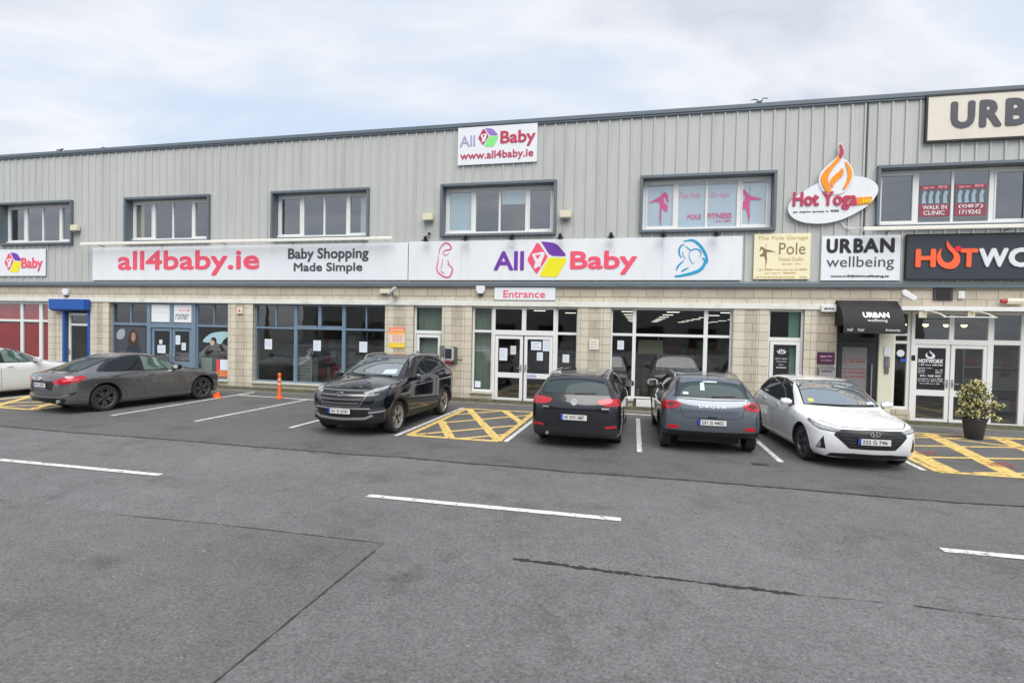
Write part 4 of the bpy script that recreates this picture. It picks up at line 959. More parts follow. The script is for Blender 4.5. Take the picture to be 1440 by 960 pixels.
class Car:
    def __init__(s, base, L, W, H, fa, ra, name, loc, heading, label, paint, R_=.33, bx=None, zmap=None, over=None, cladz=None, clad=None, cat='car', group='cars parked in front of the shops', creases=.35):
        """fa / ra: front and rear axle, measured from the nose. loc: middle of the car on the ground"""
        s.L=L; s.W=W/2; s.H=H; s.R=R_
        s.bx = bx or ([0,.83,3.41,4.04] if base is HATCH else [0,.87,3.60,4.56]); s.tx=[0,fa,ra,L]
        hb = 1.465 if base is HATCH else 1.455
        s.zs = zmap or ([0,.2,.95,hb],[0,.2,.95*H/hb,H])
        s.fa=fa; s.ra=ra
        s.root = empty(name,loc,label,cat,group,rz=heading)
        s.paint=paint
        st=[]
        for i,r in enumerate(base):
            r=list(r)
            for k in (0,7,10): r[k]=interp(r[k],s.bx,s.tx)
            for k in (2,3,4,5,9,11): r[k]=interp(r[k],*s.zs)
            st.append(r)
        for (i,k),v in (over or {}).items(): st[i][k]=v
        s.st=st; s.cage(creases)
        s.cladz=cladz; s.clad=clad
    def P(s,x,y,z): return Vector((s.L/2-x, y, z))
    def mx(s,x): return interp(x,s.bx,s.tx)
    def mz(s,z): return interp(z,*s.zs)
    def cage(s,cr):
        W=s.W; st=s.st; n=len(st); V=[];F=[]
        idx={}
        def vid(key,p):
            if key not in idx: idx[key]=len(V); V.append(p)
            return idx[key]
        def ring(i):
            x,w,zb,z3,z4,z5,w5,x6,w6,z6,x7,z7=st[i]
            front = i==0; rear = i==n-1
            d = (.07 if front else 0) - (.05 if rear else 0)
            rows=[(x+d,0,zb),(x+d,.45*w*W,zb),(x+d,w*(.91 if i>2 else .86)*W,zb),(x+d*.3,w*(.99 if i>2 else .975)*W,zb+(.07 if i>2 else .09)),(x-(.02 if front else 0)+(.03 if rear else 0),w*W,z3),(x,w*.985*W,z4),(x+(.03 if front else 0)-(.0 if rear else 0),w5*W,z5),(x6,w6*W,z6),(x7,0,z7)]
            if front: rows[0]=(x7+.10,0,zb); rows[1]=(x6+.10,w6*W,zb)
            if rear: rows[0]=(x7-.06,0,zb); rows[1]=(x6-.06,w6*W,zb)
            return rows
        for i in range(n):
            for j,(x,y,z) in enumerate(ring(i)):
                vid((i,j,1),s.P(x,y,z))
                if y>1e-6: vid((i,j,-1),s.P(x,-y,z))
                else: idx[(i,j,-1)]=idx[(i,j,1)]
        for i in range(n-1):
            for j in range(8):
                for sd in (1,-1):
                    q=[idx[(i,j,sd)],idx[(i,j+1,sd)],idx[(i+1,j+1,sd)],idx[(i+1,j,sd)]]
                    F.append(q if sd==1 else q[::-1])
        for i,cap in ((0,'f'),(n-1,'r')):
            rg=ring(i); sg=-1 if cap=='f' else 1
            # interior points of the face: rows 3,4,5 at column 0 and 1
            for r in (3,4,5):
                z=rg[r][2]; t=(r-2)/4
                for c,(yy,bul) in enumerate(((0,.075),(rg[7][1],.055))):
                    x_top=rg[8-c][0]; x_bot=rg[0+c][0]
                    xx=(x_bot+(x_top-x_bot)*t) + sg*(.045+.02*math.sin(math.pi*t))
                    vid((cap,c,r,1),s.P(xx,yy,z))
                    if c==1: vid((cap,c,r,-1),s.P(xx,-yy,z))
                    else: idx[(cap,c,r,-1)]=idx[(cap,c,r,1)]
            for sd in (1,-1):
                def g(c,r):
                    if c==2: return idx[(i,r,sd)]
                    if r==2: return idx[(i,c,sd)]
                    if r==6: return idx[(i,8-c,sd)]
                    return idx[(cap,c,r,sd)]
                for c in (0,1):
                    for r in (2,3,4,5):
                        q=[g(c,r),g(c+1,r),g(c+1,r+1),g(c,r+1)]
                        if (cap=='f')==(sd==1): q=q[::-1]
                        F.append(q)
        me=bpy.data.meshes.new('cage'); me.from_pydata(V,[],F)
        bm=bmesh.new(); bm.from_mesh(me); bm.edges.ensure_lookup_table()
        bmesh.ops.recalc_face_normals(bm,faces=bm.faces)
        cl=bm.edges.layers.float.new('crease_edge')
        inv={v:k for k,v in idx.items()}
        rowv={}
        for k,v in idx.items():
            if isinstance(k[0],int): rowv.setdefault(v,[]).append((k[0],k[1]))
        def rows_of(v): return rowv.get(v,[])
        for e in bm.edges:
            a=rows_of(e.verts[0].index); b=rows_of(e.verts[1].index)
            for (i1,j1) in a:
                for (i2,j2) in b:
                    if j1==j2 and abs(i1-i2)==1:
                        if j1==5: e[cl]=max(e[cl],.45*cr/.35)
                        if j1==7 and min(i1,i2)>=4: e[cl]=max(e[cl],.35)
                        if j1==2: e[cl]=.4
                        if j1==6: e[cl]=max(e[cl],.25)
                    if i1==i2 and i1==5 and j1>=6 and j2>=6: e[cl]=.35
        bm.to_mesh(me); bm.free()
        o=bpy.data.objects.new('cage',me); COL.objects.link(o)
        m=o.modifiers.new('s','SUBSURF'); m.levels=3; m.render_levels=3; m.subdivision_type='CATMULL_CLARK'
        dg=bpy.context.evaluated_depsgraph_get(); s.sub=bpy.data.meshes.new_from_object(o.evaluated_get(dg))
        bpy.data.objects.remove(o); bpy.data.meshes.remove(me)
        bm=bmesh.new(); bm.from_mesh(s.sub); s.bvh=BVHTree.FromBMesh(bm); bm.free()
    def body(s, well, archr=None, lip=None):
        o=bpy.data.objects.new('body',s.sub); COL.objects.link(o)
        ar = archr or s.R+.055
        cut=MB()
        for x in (s.fa,s.ra):
            for sd in (1,-1):
                c=s.P(x,0,s.R+.01); y0=sd*(s.W-.29); y1=sd*(s.W+.3)
                cut.cyl((c.x,y0,c.z),(c.x,y1,c.z),ar,ar,40)
        co=cut.build('cut',well,None,loc=(0,0,0))
        m=o.modifiers.new('b','BOOLEAN'); m.operation='DIFFERENCE'; m.object=co; m.solver='EXACT'
        dg=bpy.context.evaluated_depsgraph_get(); me=bpy.data.meshes.new_from_object(o.evaluated_get(dg))
        bpy.data.objects.remove(o); bpy.data.objects.remove(co)
        me.materials.clear(); me.materials.append(s.paint); me.materials.append(well)
        if s.clad: me.materials.append(s.clad)
        ax=[s.P(x,0,s.R+.01) for x in (s.fa,s.ra)]
        for p in me.polygons:
            c=p.center; p.material_index=0; p.use_smooth=True
            for a in ax:
                d=math.hypot(c.x-a.x,c.z-a.z)
                if (abs(d-ar)<.012 and abs(p.normal.y)<.5) or (d<ar and abs(abs(c.y)-(s.W-.29))<.01): p.material_index=1
        me.set_sharp_from_angle(angle=R(42))
        b=bpy.data.objects.new('body',me); COL.objects.link(b); b.parent=s.root; s.bodyo=b; s.tray()
        if lip:       # black arch trims
            for x in (s.fa,s.ra):
                for sd in (1,-1):
                    f=MB(); c=s.P(x,0,s.R+.01); prev=None
                    for k in range(25):
                        a=R(-9)+R(198)*k/24
                        pts=[]
                        for rr,oo in ((ar-.004,.004),(ar+.02,.014),(ar+lip,.010),(ar+lip+.006,-.004)):
                            px,pz=c.x+rr*math.cos(a),c.z+rr*math.sin(a)
                            h=s.bvh.ray_cast(Vector((px,sd*3,pz)),Vector((0,-sd,0)))
                            yy=max(abs(h[0].y),s.W*.945) if h[0] is not None else s.W*.945
                            pts.append((px,sd*(yy+oo),pz))
                        if prev:
                            for q in range(3):
                                fc=[prev[q],prev[q+1],pts[q+1],pts[q]]
                                f.add(fc if sd==-1 else fc[::-1],[(0,1,2,3)])
                        prev=pts
                    f.build('wheel_arch_trim',s.clad or blackm,s.root,local=True,smooth=True)
        return b
    # -------------------------------------------------- patches shrunk on the body
    def patch(s, name, polys, mode, mat, off=.004, grid=.05, parent=None, both=False, skirt=.012, xp=None, smoothit=True, label=None):
        """polys: list of 2D outlines. mode: 'side' (x,z) | 'front' (y,z) | 'rear' (y,z) | 'wrap' (3D points x,y,z, wrapped round a vertical axis at x=xp) | 'top' (x,y)"""
        if not isinstance(polys[0][0],(tuple,list)): polys=[polys]
        outs=[]
        for sd in ((1,-1) if both else (1,)):
            bm=bmesh.new()
            for poly in polys:
                if mode=='wrap':
                    q=[]
                    for (x,y,z) in poly: q.append((math.atan2(y,(xp-x)), z))
                    poly=q
                vs=[bm.verts.new((a,b,0)) for a,b in poly]
                try: bm.faces.new(vs)
                except ValueError: pass
            bmesh.ops.triangulate(bm,faces=[f for f in bm.faces if len(f.verts)>4])
            for ax in (0,1):
                lo=min(v.co[ax] for v in bm.verts); hi=max(v.co[ax] for v in bm.verts)
                k=math.floor(lo/grid)+1
                while k*grid<hi:
                    no=Vector((1,0,0)) if ax==0 else Vector((0,1,0)); co=no*(k*grid)
                    bmesh.ops.bisect_plane(bm,geom=bm.verts[:]+bm.edges[:]+bm.faces[:],plane_co=co,plane_no=no,dist=1e-5)
                    k+=1
            dead=[]; nrm={}
            for v in bm.verts:
                a,b=v.co.x,v.co.y
                if mode=='side': o_,d_=s.P(a,3,b),Vector((0,-1,0))
                elif mode=='front': o_,d_=s.P(-2,a,b),Vector((-1,0,0))
                elif mode=='rear': o_,d_=s.P(s.L+2,a,b),Vector((1,0,0))
                elif mode=='top': o_,d_=s.P(a,b,4),Vector((0,0,-1))
                elif mode=='wrap':
                    dr=Vector((math.cos(a),math.sin(a),0)); c=s.P(xp,0,b); o_,d_=c+dr*5,-dr
                h=s.bvh.ray_cast(o_,d_)
                if h[0] is None: dead.append(v); continue
                v.co=h[0]+h[1]*off; nrm[v]=h[1]
            if dead: bmesh.ops.delete(bm,geom=dead,context='VERTS')
            if not bm.faces: bm.free(); continue
            bm.normal_update()
            fl=[f for f in bm.faces if f.normal.dot(sum((nrm[v] for v in f.verts),Vector()))<0]
            if fl: bmesh.ops.reverse_faces(bm,faces=fl)
            be=[e for e in bm.edges if len(e.link_faces)==1]
            if be:
                r=bmesh.ops.extrude_edge_only(bm,edges=be)
                nv=[g for g in r['geom'] if isinstance(g,bmesh.types.BMVert)]
                old={}
                for v in nv:
                    for e in v.link_edges:
                        w=e.other_vert(v)
                        if w in nrm and (w.co-v.co).length<1e-7: old[v]=nrm[w]
                for v in nv: v.co=v.co-old.get(v,Vector((0,0,0)))*(skirt)
            if sd==-1:
                for v in bm.verts: v.co.y=-v.co.y
                bmesh.ops.reverse_faces(bm,faces=bm.faces)
            me=bpy.data.meshes.new(name); bm.to_mesh(me); bm.free()
            me.materials.append(mat)
            for p in me.polygons: p.use_smooth=smoothit
            me.set_sharp_from_angle(angle=R(40))
            o=bpy.data.objects.new(name,me); COL.objects.link(o); o.parent=parent or s.root
            if label: o['label']=label
            outs.append(o)
        return outs
    def strip(s, name, line, w, mode, mat, **kw):
        """thin strip along a polyline"""
        polys=[]; L_=line; n=len(L_)
        off=[]
        for i in range(n):
            a=Vector(L_[max(i-1,0)][:2]); b=Vector(L_[min(i+1,n-1)][:2]); d=(b-a).normalized(); off.append(Vector((-d.y,d.x))*w/2)
        for i in range(n-1):
            p,q=Vector(L_[i][:2]),Vector(L_[i+1][:2])
            polys.append([tuple(p+off[i]),tuple(q+off[i+1]),tuple(q-off[i+1]),tuple(p-off[i])])
        return s.patch(name,polys,mode,mat,**kw)
    def seams(s, lines, w=.008, mode='side', both=True):
        for ln in lines: s.strip('panel_gap',ln,w,mode,seamm,off=.0015,grid=.12,both=both,skirt=.004)
    def tray(s):
        m=MB(); m.box(-s.L/2+.38,s.L/2-.38,-s.W*.62,s.W*.62,.175,.31); m.build('underbody_shade',dark,s.root,local=True)  # dark box added below the floor to deepen the shade under the car
    def wheels(s, rimm, width=.205, spokes=5, style='five'):
        for x in (s.fa,s.ra):
            for sd in (1,-1):
                c=s.P(x,sd*(s.W-.035-width/2),s.R)
                hub=MB(); hub.cyl((0,-width*.3,0),(0,width*.12,0),s.R*.52,n=28); hub.cyl((0,0,0),(0,width*.36,0),.055,n=14)
                w=hub.build('wheel',dark,s.root,local=True); w.location=c
                w.rotation_euler=(0,R(17*(x>1)+9*(sd>0)),0 if sd>0 else math.pi)
                rr=s.R; hw=width/2; ri=rr*.70
                t=MB(); t.lathe([(ri,-hw*.86),(rr*.80,-hw*.98),(rr*.94,-hw*.93),(rr*.985,-hw*.75),(rr,-hw*.45),(rr*1.0,hw*.45),(rr*.985,hw*.75),(rr*.94,hw*.93),(rr*.80,hw*.98),(ri,hw*.86)],(0,0,0),'y',44)
                t.build('tyre',tyrem,w,local=True,smooth=True)
                f=MB(); f.lathe([(ri-.002,-hw*.8),(ri-.022,-hw*.3),(ri-.022,hw*.55),(ri-.012,hw*.80),(ri+.006,hw*.90),(ri+.010,hw*.80)],(0,0,0),'y',44)
                ns=spokes
                for k in range(ns):
                    for off_ in ((-.16,.16) if style!='single' else (0,)):
                        a=2*math.pi*k/ns; a0=a+off_*.35; a1=a+off_*(1.25 if style=='vee' else .8)
                        r0,r1=.045,ri-.01; w0,w1=(.022,.017) if style!='single' else (.05,.055)
                        def pt(r,aa,wd,y):
                            cx,cz=r*math.cos(aa),r*math.sin(aa); tx,tz=-math.sin(aa),math.cos(aa)
                            return [(cx+tx*wd,y,cz+tz*wd),(cx-tx*wd,y,cz-tz*wd)]
                        A=pt(r0,a0,w0,hw*.62)+pt(r0,a0,w0,hw*.35); B=pt(r1,a1,w1,hw*.80)+pt(r1,a1,w1,hw*.48)
                        f.add(A+B,[(0,4,5,1),(2,3,7,6),(0,2,6,4),(1,5,7,3)])
                f.lathe([(.001,hw*.70),(.034,hw*.70),(.062,hw*.60),(.070,hw*.3)],(0,0,0),'y',20)
                f.build('rim',rimm,w,local=True,smooth=True)
    def mirrors(s, x, z, mat, size=(.105,.13,.075)):
        for sd in (1,-1):
            h=s.bvh.ray_cast(s.P(x,sd*3,z-.02),Vector((0,-sd,0))); y0=abs(h[0].y)
            m=MB(); cx=s.P(x-.03,0,0).x; yy=y0+.13
            pr=[(-.5,0),(.2,-.12),(.72,.15),(.86,.5),(.6,.9),(-.3,1.0),(-.5,.9)]
            # shell: loft of three outlines along y
            rings=[]
            for (dy,sc_) in ((-size[1],.55),(-size[1]*.6,.92),(0,1.0),(size[1]*.55,.92),(size[1]*.85,.6)):
                rings.append([(cx+p[0]*size[0]*sc_, sd*(yy+dy), z+.0+(p[1]-.35)*size[2]*1.9*sc_+.02) for p in pr])
            V=[p for r in rings for p in r]; nn=len(pr); F=[]
            for i in range(len(rings)-1):
                for k in range(nn):
                    q=(i*nn+k,i*nn+(k+1)%nn,(i+1)*nn+(k+1)%nn,(i+1)*nn+k); F.append(q if sd==-1 else q[::-1])
            F.append(list(range(nn)) if sd==1 else list(range(nn))[::-1]); F.append([(len(rings)-1)*nn+k for k in range(nn)][::-1 if sd==1 else 1])
            m.add(V,F); o=m.build('wing_mirror',mat,s.root,local=True,smooth=True)
            a=MB(); a.cyl((cx-.01,sd*(y0-.03),z-.05),(cx,sd*(yy-size[1]*.5),z-.03),.03,.022,8); a.build('mirror_arm',blackm,o,local=True,smooth=True)
            g=MB(); g.box(cx-size[0]*.52-.002,cx-size[0]*.5,min(sd*(yy-.085),sd*(yy+.075)),max(sd*(yy-.085),sd*(yy+.075)),z-.035,z+.09); g.build('mirror_glass',mirrorm,o,local=True)
    def handles(s, pts, mat):
        for (x,z) in pts:
            for sd in (1,-1):
                h=s.bvh.ray_cast(s.P(x,sd*3,z),Vector((0,-sd,0)))
                y=abs(h[0].y); c=s.P(x,0,z).x; m=MB()
                y0_,y1_=sorted((sd*(y+.012),sd*(y+.034)))
                m.box(c-.085,c+.085,y0_,y1_,z-.014,z+.014)
                for e in (-.07,.06):
                    ya,yb=sorted((sd*(y-.01),sd*(y+.012))); m.box(c+e,c+e+.015,ya,yb,z-.010,z+.010)
                m.build('door_handle',mat,s.root,local=True,bevel=.006)
    def plate(s, face, z, text, y=0, w=.52, h=.115, mat=None, tilt=0, hide=False):
        sgn=1 if face=='front' else -1
        o_=s.P(-2 if face=='front' else s.L+2,y,z); mxx=None
        for yy in (-w/2,0,w/2):
            for zz in (-h/2,h/2):
                hit=s.bvh.ray_cast(s.P(-2 if face=='front' else s.L+2,y+yy,z+zz),Vector((-sgn,0,0)))
                if hit[0] is not None:
                    v=hit[0].x*sgn; mxx=v if mxx is None else max(mxx,v)
        x=sgn*mxx
        def bx(mb,ya,yb,za,zb,d0,d1,m=0): 
            xa,xb=sorted((x+sgn*d0,x+sgn*d1)); y_a,y_b=sorted((y-sgn*0+ya,y+yb)); mb.box(xa,xb,y_a,y_b,z+za,z+zb,m)
        pl=MB(); bx(pl,-w/2,w/2,-h/2,h/2,-.03,.010); o=pl.build('number_plate',blackm,s.root,local=True)
        f=MB(); bx(f,-w/2+.006,w/2-.006,-h/2+.006,h/2-.006,.0101,.0125); f.build('plate_face',platem,o,local=True)
        # the blue country band sits at the left as one faces the plate
        lft = (-1 if face=='rear' else 1)   # facing the rear: left is +y ... seen from behind, left of picture = +y
        L0 = w/2-.006; 
        vy = 1 if face=='rear' else -1
        f=MB(); ya,yb=sorted((vy*L0,vy*(L0-.045))); bx(f,ya,yb,-h/2+.006,h/2-.006,.0126,.0140); f.build('blue_band',plateb,o,local=True)
        vs,fs,_=glyphs(text,.02)
        tw=w-.13; th=h*.56
        f=MB(); y0=vy*(L0-.065); 
        f.add([(x+sgn*(.0127+.0012*c), y+y0-vy*a*tw, z-th/2+b*th) for a,b,c in vs],fs); f.build('plate_lettering',blackm,o,local=True)
        return o

seamm=pm('seam_black',(.008,.008,.009),.6)
tyrem=pm('tyre_rubber',(.022,.022,.023),.75,var=.2,vs=8,bump=.1,bs=60)
platem=pm('plate_white',(.62,.62,.60),.4,var=.03)
plateb=pm('plate_blue',(.01,.05,.35),.4)
mirrorm=pm('mirror_silver',(.45,.47,.5),.1,metal=1.)
chrome=pm('chrome',(.75,.75,.77),.12,metal=1.)
silverp=pm('satin_silver',(.50,.50,.50),.35,metal=.7)
carglass=pm('car_glass',(.010,.013,.015),.03,spec=.5,ior=1.45)
screen=pm('windscreen_glass',(.07,.095,.105),.03,spec=1.,ior=2.7)
rearg=pm('rear_glass',(.045,.065,.07),.06,spec=.35,ior=1.33)
tailr=pm('tail_lamp_red',(.42,.008,.018),.12,coat=.8,var=.25,vs=14)
taild=pm('tail_lamp_dark',(.12,.004,.008),.12,coat=.8)
lampc=pm('head_lamp_clear',(.42,.44,.46),.12,metal=.35,coat=1.,var=.35,vs=12)
lampd=pm('head_lamp_dark',(.035,.038,.045),.1,coat=1.)
reflr=pm('reflector_red',(.5,.01,.02),.25,coat=.5)
def carpaint(name,col,metal=.0,rough=.35,z=None,low=(.02,.02,.021),coat=1.):
    m=pm(name,col,rough,metal=metal,coat=coat,spec=.5)
    nt=m.node_tree; b=[n for n in nt.nodes if n.type=='BSDF_PRINCIPLED'][0]; L=nt.links.new
    tc=N(nt,'ShaderNodeTexCoord'); sp=N(nt,'ShaderNodeSeparateXYZ'); L(tc.outputs['Object'],sp.inputs[0])
    # road film on the lower panels
    mr=N(nt,'ShaderNodeMapRange'); mr.inputs[1].default_value=.15; mr.inputs[2].default_value=.62; mr.inputs[3].default_value=.42; mr.inputs[4].default_value=.0; L(sp.outputs[2],mr.inputs[0])
    nz=N(nt,'ShaderNodeTexNoise'); nz.inputs['Scale'].default_value=5; nz.inputs['Detail'].default_value=8; L(tc.outputs['Object'],nz.inputs[0])
    mu=N(nt,'ShaderNodeMath',operation='MULTIPLY'); L(mr.outputs[0],mu.inputs[0]); L(nz.outputs[0],mu.inputs[1])
    mx=N(nt,'ShaderNodeMix',data_type='RGBA'); mx.inputs['A'].default_value=c4(col); mx.inputs['B'].default_value=(.10,.095,.085,1); L(mu.outputs[0],mx.inputs['Factor'])
    L(mx.outputs['Result'],b.inputs['Base Color'])
    ra=N(nt,'ShaderNodeMath',operation='ADD'); ra.inputs[1].default_value=rough*.9; L(mu.outputs[0],ra.inputs[0]); L(ra.outputs[0],b.inputs['Roughness'])
    if z is not None:
        lt=N(nt,'ShaderNodeMath',operation='LESS_THAN'); lt.inputs[1].default_value=z; L(sp.outputs[2],lt.inputs[0])
        p2=N(nt,'ShaderNodeBsdfPrincipled'); p2.inputs['Base Color'].default_value=c4(low); p2.inputs['Roughness'].default_value=.6
        ms=N(nt,'ShaderNodeMixShader'); L(lt.outputs[0],ms.inputs[0]); L(b.outputs[0],ms.inputs[1]); L(p2.outputs[0],ms.inputs[2])
        out=[n for n in nt.nodes if n.type=='OUTPUT_MATERIAL'][0]; L(ms.outputs[0],out.inputs[0])
    return m
def dirn(v): return math.atan2(v[1],v[0])
# common side glass for hatch type bodies, in the coordinates of the base body
def side_glass(c, band, panes, label=None):
    M=lambda P:[(c.mx(x),c.mz(z)) for x,z in P]
    c.patch('window_trim',M(band),'side',blackm,off=.003,both=True)
    for p in panes: c.patch('side_window',M(p),'side',carglass,off=.007,both=True)
def front_glass(c, zb, zt, wb, wt, zc=.012):
    W=c.W
    tr=[(-wb*W-.02,zb-.015),(0,zb-.02),(wb*W+.02,zb-.015),(wt*W+.02,zt+.012),(0,zt+.03),(-wt*W-.02,zt+.012)]
    c.patch('windscreen_seal',tr,'front',blackm,off=.0025)
    P=[(-wb*W,zb),(0,zb-.004),(wb*W,zb),(wt*W,zt),(0,zt+zc),(-wt*W,zt)]
    ws=c.patch('windscreen',P,'front',screen,off=.007)[0]
    return ws
def wiper(c, mode, a, b, z0, z1, par=None):
    h0=c.bvh.ray_cast(c.P(-2 if mode=='front' else c.L+2,a,z0),Vector((-1 if mode=='front' else 1,0,0)))
    h1=c.bvh.ray_cast(c.P(-2 if mode=='front' else c.L+2,b,z1),Vector((-1 if mode=='front' else 1,0,0)))
    if h0[0] is None or h1[0] is None: return
    m=MB(); m.cyl(h0[0]+h0[1]*.02,h1[0]+h1[1]*.018,.011,.007,6); m.build('wiper',blackm,c.root,local=True)

# ---- black SUV, nose to the road --------------------------------------------------------------
d=Vector((-.03,-1,0)).normalized(); ra_=Vector((-5.83,-2.62,0)); L=4.475
FA,RA=.90,3.57
p=carpaint('deep_blue_black_paint',(.004,.005,.011),.0,.1,z=.40)
c=Car(HATCH,L,1.85,1.655,FA,RA,'black_suv',(ra_+d*(RA-L/2)),dirn(d),'black mud-flecked SUV reversed in, silver roof rails and chrome barred grille',p,R_=.345,
      zmap=([0,.2,.745,.95,1.465],[0,.27,.91,1.12,1.66]), over={})
c.body(dark,lip=.055)
rimg=pm('rim_grey_alloy',(.42,.40,.37),.3,metal=.6)
c.wheels(rimg,.22,5,'vee')
side_glass(c,[(1.38,.965),(1.62,1.12),(2.02,1.345),(2.45,1.395),(3.0,1.385),(3.38,1.33),(3.66,1.13),(3.50,1.06),(2.5,1.0)],
 [[(1.46,.99),(1.66,1.12),(2.03,1.32),(2.42,1.37),(2.42,1.015)],[(2.50,1.02),(2.50,1.375),(2.98,1.36),(3.14,1.32),(3.20,1.07)],[(3.25,1.08),(3.21,1.30),(3.36,1.27),(3.55,1.12)]])
ws=front_glass(c,1.19,1.535,.72,.60)
c.patch('sticker',[(-.58,1.23),(-.30,1.225),(-.30,1.31),(-.56,1.31)],'front',pm('sticker_pale_green',(.45,.62,.58),.5),off=.010,parent=ws) if False else \
c.patch('sticker',[(.30,1.225),(.58,1.235),(.56,1.32),(.30,1.31)],'front',pm('sticker_pale_green',(.45,.62,.58),.5),off=.010,parent=ws)
barm=pm('grille_bar_grey',(.26,.26,.27),.3,metal=.7)
gr=c.patch('grille',[(-.40,.66),(.40,.66),(.56,.93),(.52,.965),(-.52,.965),(-.56,.93)],'front',blackm,off=.006)[0]
for z,w in ((.71,.40),(.79,.46),(.87,.52),(.95,.50)):
    c.patch('grille_bar',[(-w,z-.010),(w,z-.010),(w+.01,z+.010),(-w-.01,z+.010)],'front',barm,off=.022,parent=gr,skirt=.02)
c.strip('grille_surround',[(-.50,.97),(-.57,.93),(-.42,.655),(.42,.655),(.57,.93),(.50,.97)],.016,'front',barm,off=.014,parent=gr,skirt=.015)
h=c.bvh.ray_cast(c.P(-2,0,.87),Vector((-1,0,0)))[0]
f=MB(); 
f.lathe([(.001,.0)],(0,0,0),'y',3) if False else None
def oval_badge(c,face,z,rw,rh,mat,par,sl=True,y=0):
    sg=1 if face=='front' else -1
    h=c.bvh.ray_cast(c.P(-2 if sg==1 else c.L+2,y,z),Vector((-sg,0,0)))[0]
    f=MB(); n=28
    def ring(r0,r1,d0,d1):
        V=[];F=[]
        for i in range(n):
            t=2*math.pi*i/n
            for (r,dd) in ((r0,d1),(r1,d1),(r1,d0)):
                V.append((h.x+sg*dd,y+rw*r*math.cos(t),z+rh*r*math.sin(t)))
        for i in range(n):
            j=(i+1)%n
            for q in (0,1):
                fc=(i*3+q,i*3+q+1,j*3+q+1,j*3+q); F.append(fc if sg==1 else fc[::-1])
        f.add(V,F)
    ring(.78,1.0,-.01,.035)
    if sl:   # slanted H inside the oval
        for (a,b) in (((-.42,-.62),(-.22,.70)),((.22,-.70),(.42,.62))):
            for dy in (0,):
                f.add([(h.x+sg*.033,y+rw*(a[0]-.12)*-sg,z+rh*a[1]),(h.x+sg*.033,y+rw*(a[0]+.12)*-sg,z+rh*a[1]),(h.x+sg*.033,y+rw*(b[0]+.12)*-sg,z+rh*b[1]),(h.x+sg*.033,y+rw*(b[0]-.12)*-sg,z+rh*b[1])],[(0,1,2,3)])
        f.add([(h.x+sg*.033,y+rw*-.35*-sg,z-rh*.25),(h.x+sg*.033,y+rw*.35*-sg,z-rh*.05),(h.x+sg*.033,y+rw*.35*-sg,z+rh*.22),(h.x+sg*.033,y+rw*-.35*-sg,z+rh*.02)],[(0,1,2,3)])
    else:
        f.cyl((h.x-sg*.01,y,z),(h.x+sg*.028,y,z),rw*.8,n=24)
    return f.build('badge',mat,par,local=True)
oval_badge(c,'front',.895,.085,.05,chrome,c.root)
c.patch('headlight',[(.06,.50,.93),(.20,.74,1.00),(.66,.87,1.05),(.62,.90,1.02),(.30,.84,.93),(.08,.56,.86)],'wrap',lampd,xp=1.3,off=.007,both=True,grid=.06)
c.patch('daytime_lamp',[(.06,.50,.925),(.20,.74,.992),(.64,.87,1.04),(.55,.87,1.005),(.26,.80,.955),(.08,.55,.90)],'wrap',lampc,xp=1.3,off=.011,both=True,grid=.06)
c.patch('fog_lamp',[(.10,.60,.60),(.32,.88,.62),(.34,.90,.52),(.12,.62,.50)],'wrap',lampd,xp=1.3,off=.006,both=True,grid=.06)
c.patch('fog_lamp_bar',[(.10,.60,.535),(.32,.88,.565),(.32,.88,.535),(.12,.60,.505)],'wrap',silverp,xp=1.3,off=.016,both=True,grid=.06)
c.patch('lower_grille',[(-.62,.42),(.62,.42),(.66,.60),(-.66,.60)],'front',blackm,off=.005)
c.strip('skid_plate',[(-.66,.47),(-.52,.405),(0,.385),(.52,.405),(.66,.47)],.042,'front',silverp,off=.022,skirt=.02)
c.strip('bumper_strip',[(-.62,.605),(.62,.605)],.028,'front',silverp,off=.012)
c.plate('front',.545,'161 D 6181',mat=None)
c.strip('bonnet_gap',[(-.72,1.0),(-.50,.985),(0,.99),(.50,.985),(.72,1.0)],.010,'front',seamm,off=.0015)
c.seams([[(1.22,.36),(1.20,.7),(1.28,1.03)],[(2.52,.36),(2.50,.9),(2.46,1.09)],[(2.9,.36),(3.05,.55),(3.35,.85),(3.40,1.1)]])
c.handles([(2.28,1.0),(3.28,1.03)],p)
c.mirrors(1.62,1.13,p)
for sd in (1,-1):
    f=MB(); pts=[]
    for k in range(13):
        x=2.02+(3.88-2.02)*k/12; hh=c.bvh.ray_cast(c.P(x,sd*c.W*.66,4),Vector((0,0,-1)))[0]
        pts.append(Vector((hh.x,hh.y,hh.z+(.045 if 0<k<12 else .0))))
    f.tube(pts,.017,8); f.build('roof_rail',silverp,c.root,local=True,smooth=True)
hh=c.bvh.ray_cast(c.P(3.75,0,4),Vector((0,0,-1)))[0]; f=MB(); f.prism([(hh.x-.07,hh.z-.01),(hh.x+.07,hh.z-.01),(hh.x-.05,hh.z+.06)],-.018,.018); f.build('roof_antenna',blackm,c.root,local=True)
c.patch('tail_light',[(L-.05,.55,1.10),(L-.42,.88,1.12),(L-.38,.90,.98),(L-.05,.55,.96)],'wrap',tailr,xp=L-1.3,off=.007,both=True,grid=.06)
c.patch('rear_window',[(-.60,1.18),(.60,1.18),(.50,1.45),(-.50,1.45)],'rear',carglass,off=.007)
wiper(c,'front',.55,-.05,1.185,1.20); wiper(c,'front',-.05,-.62,1.185,1.20)

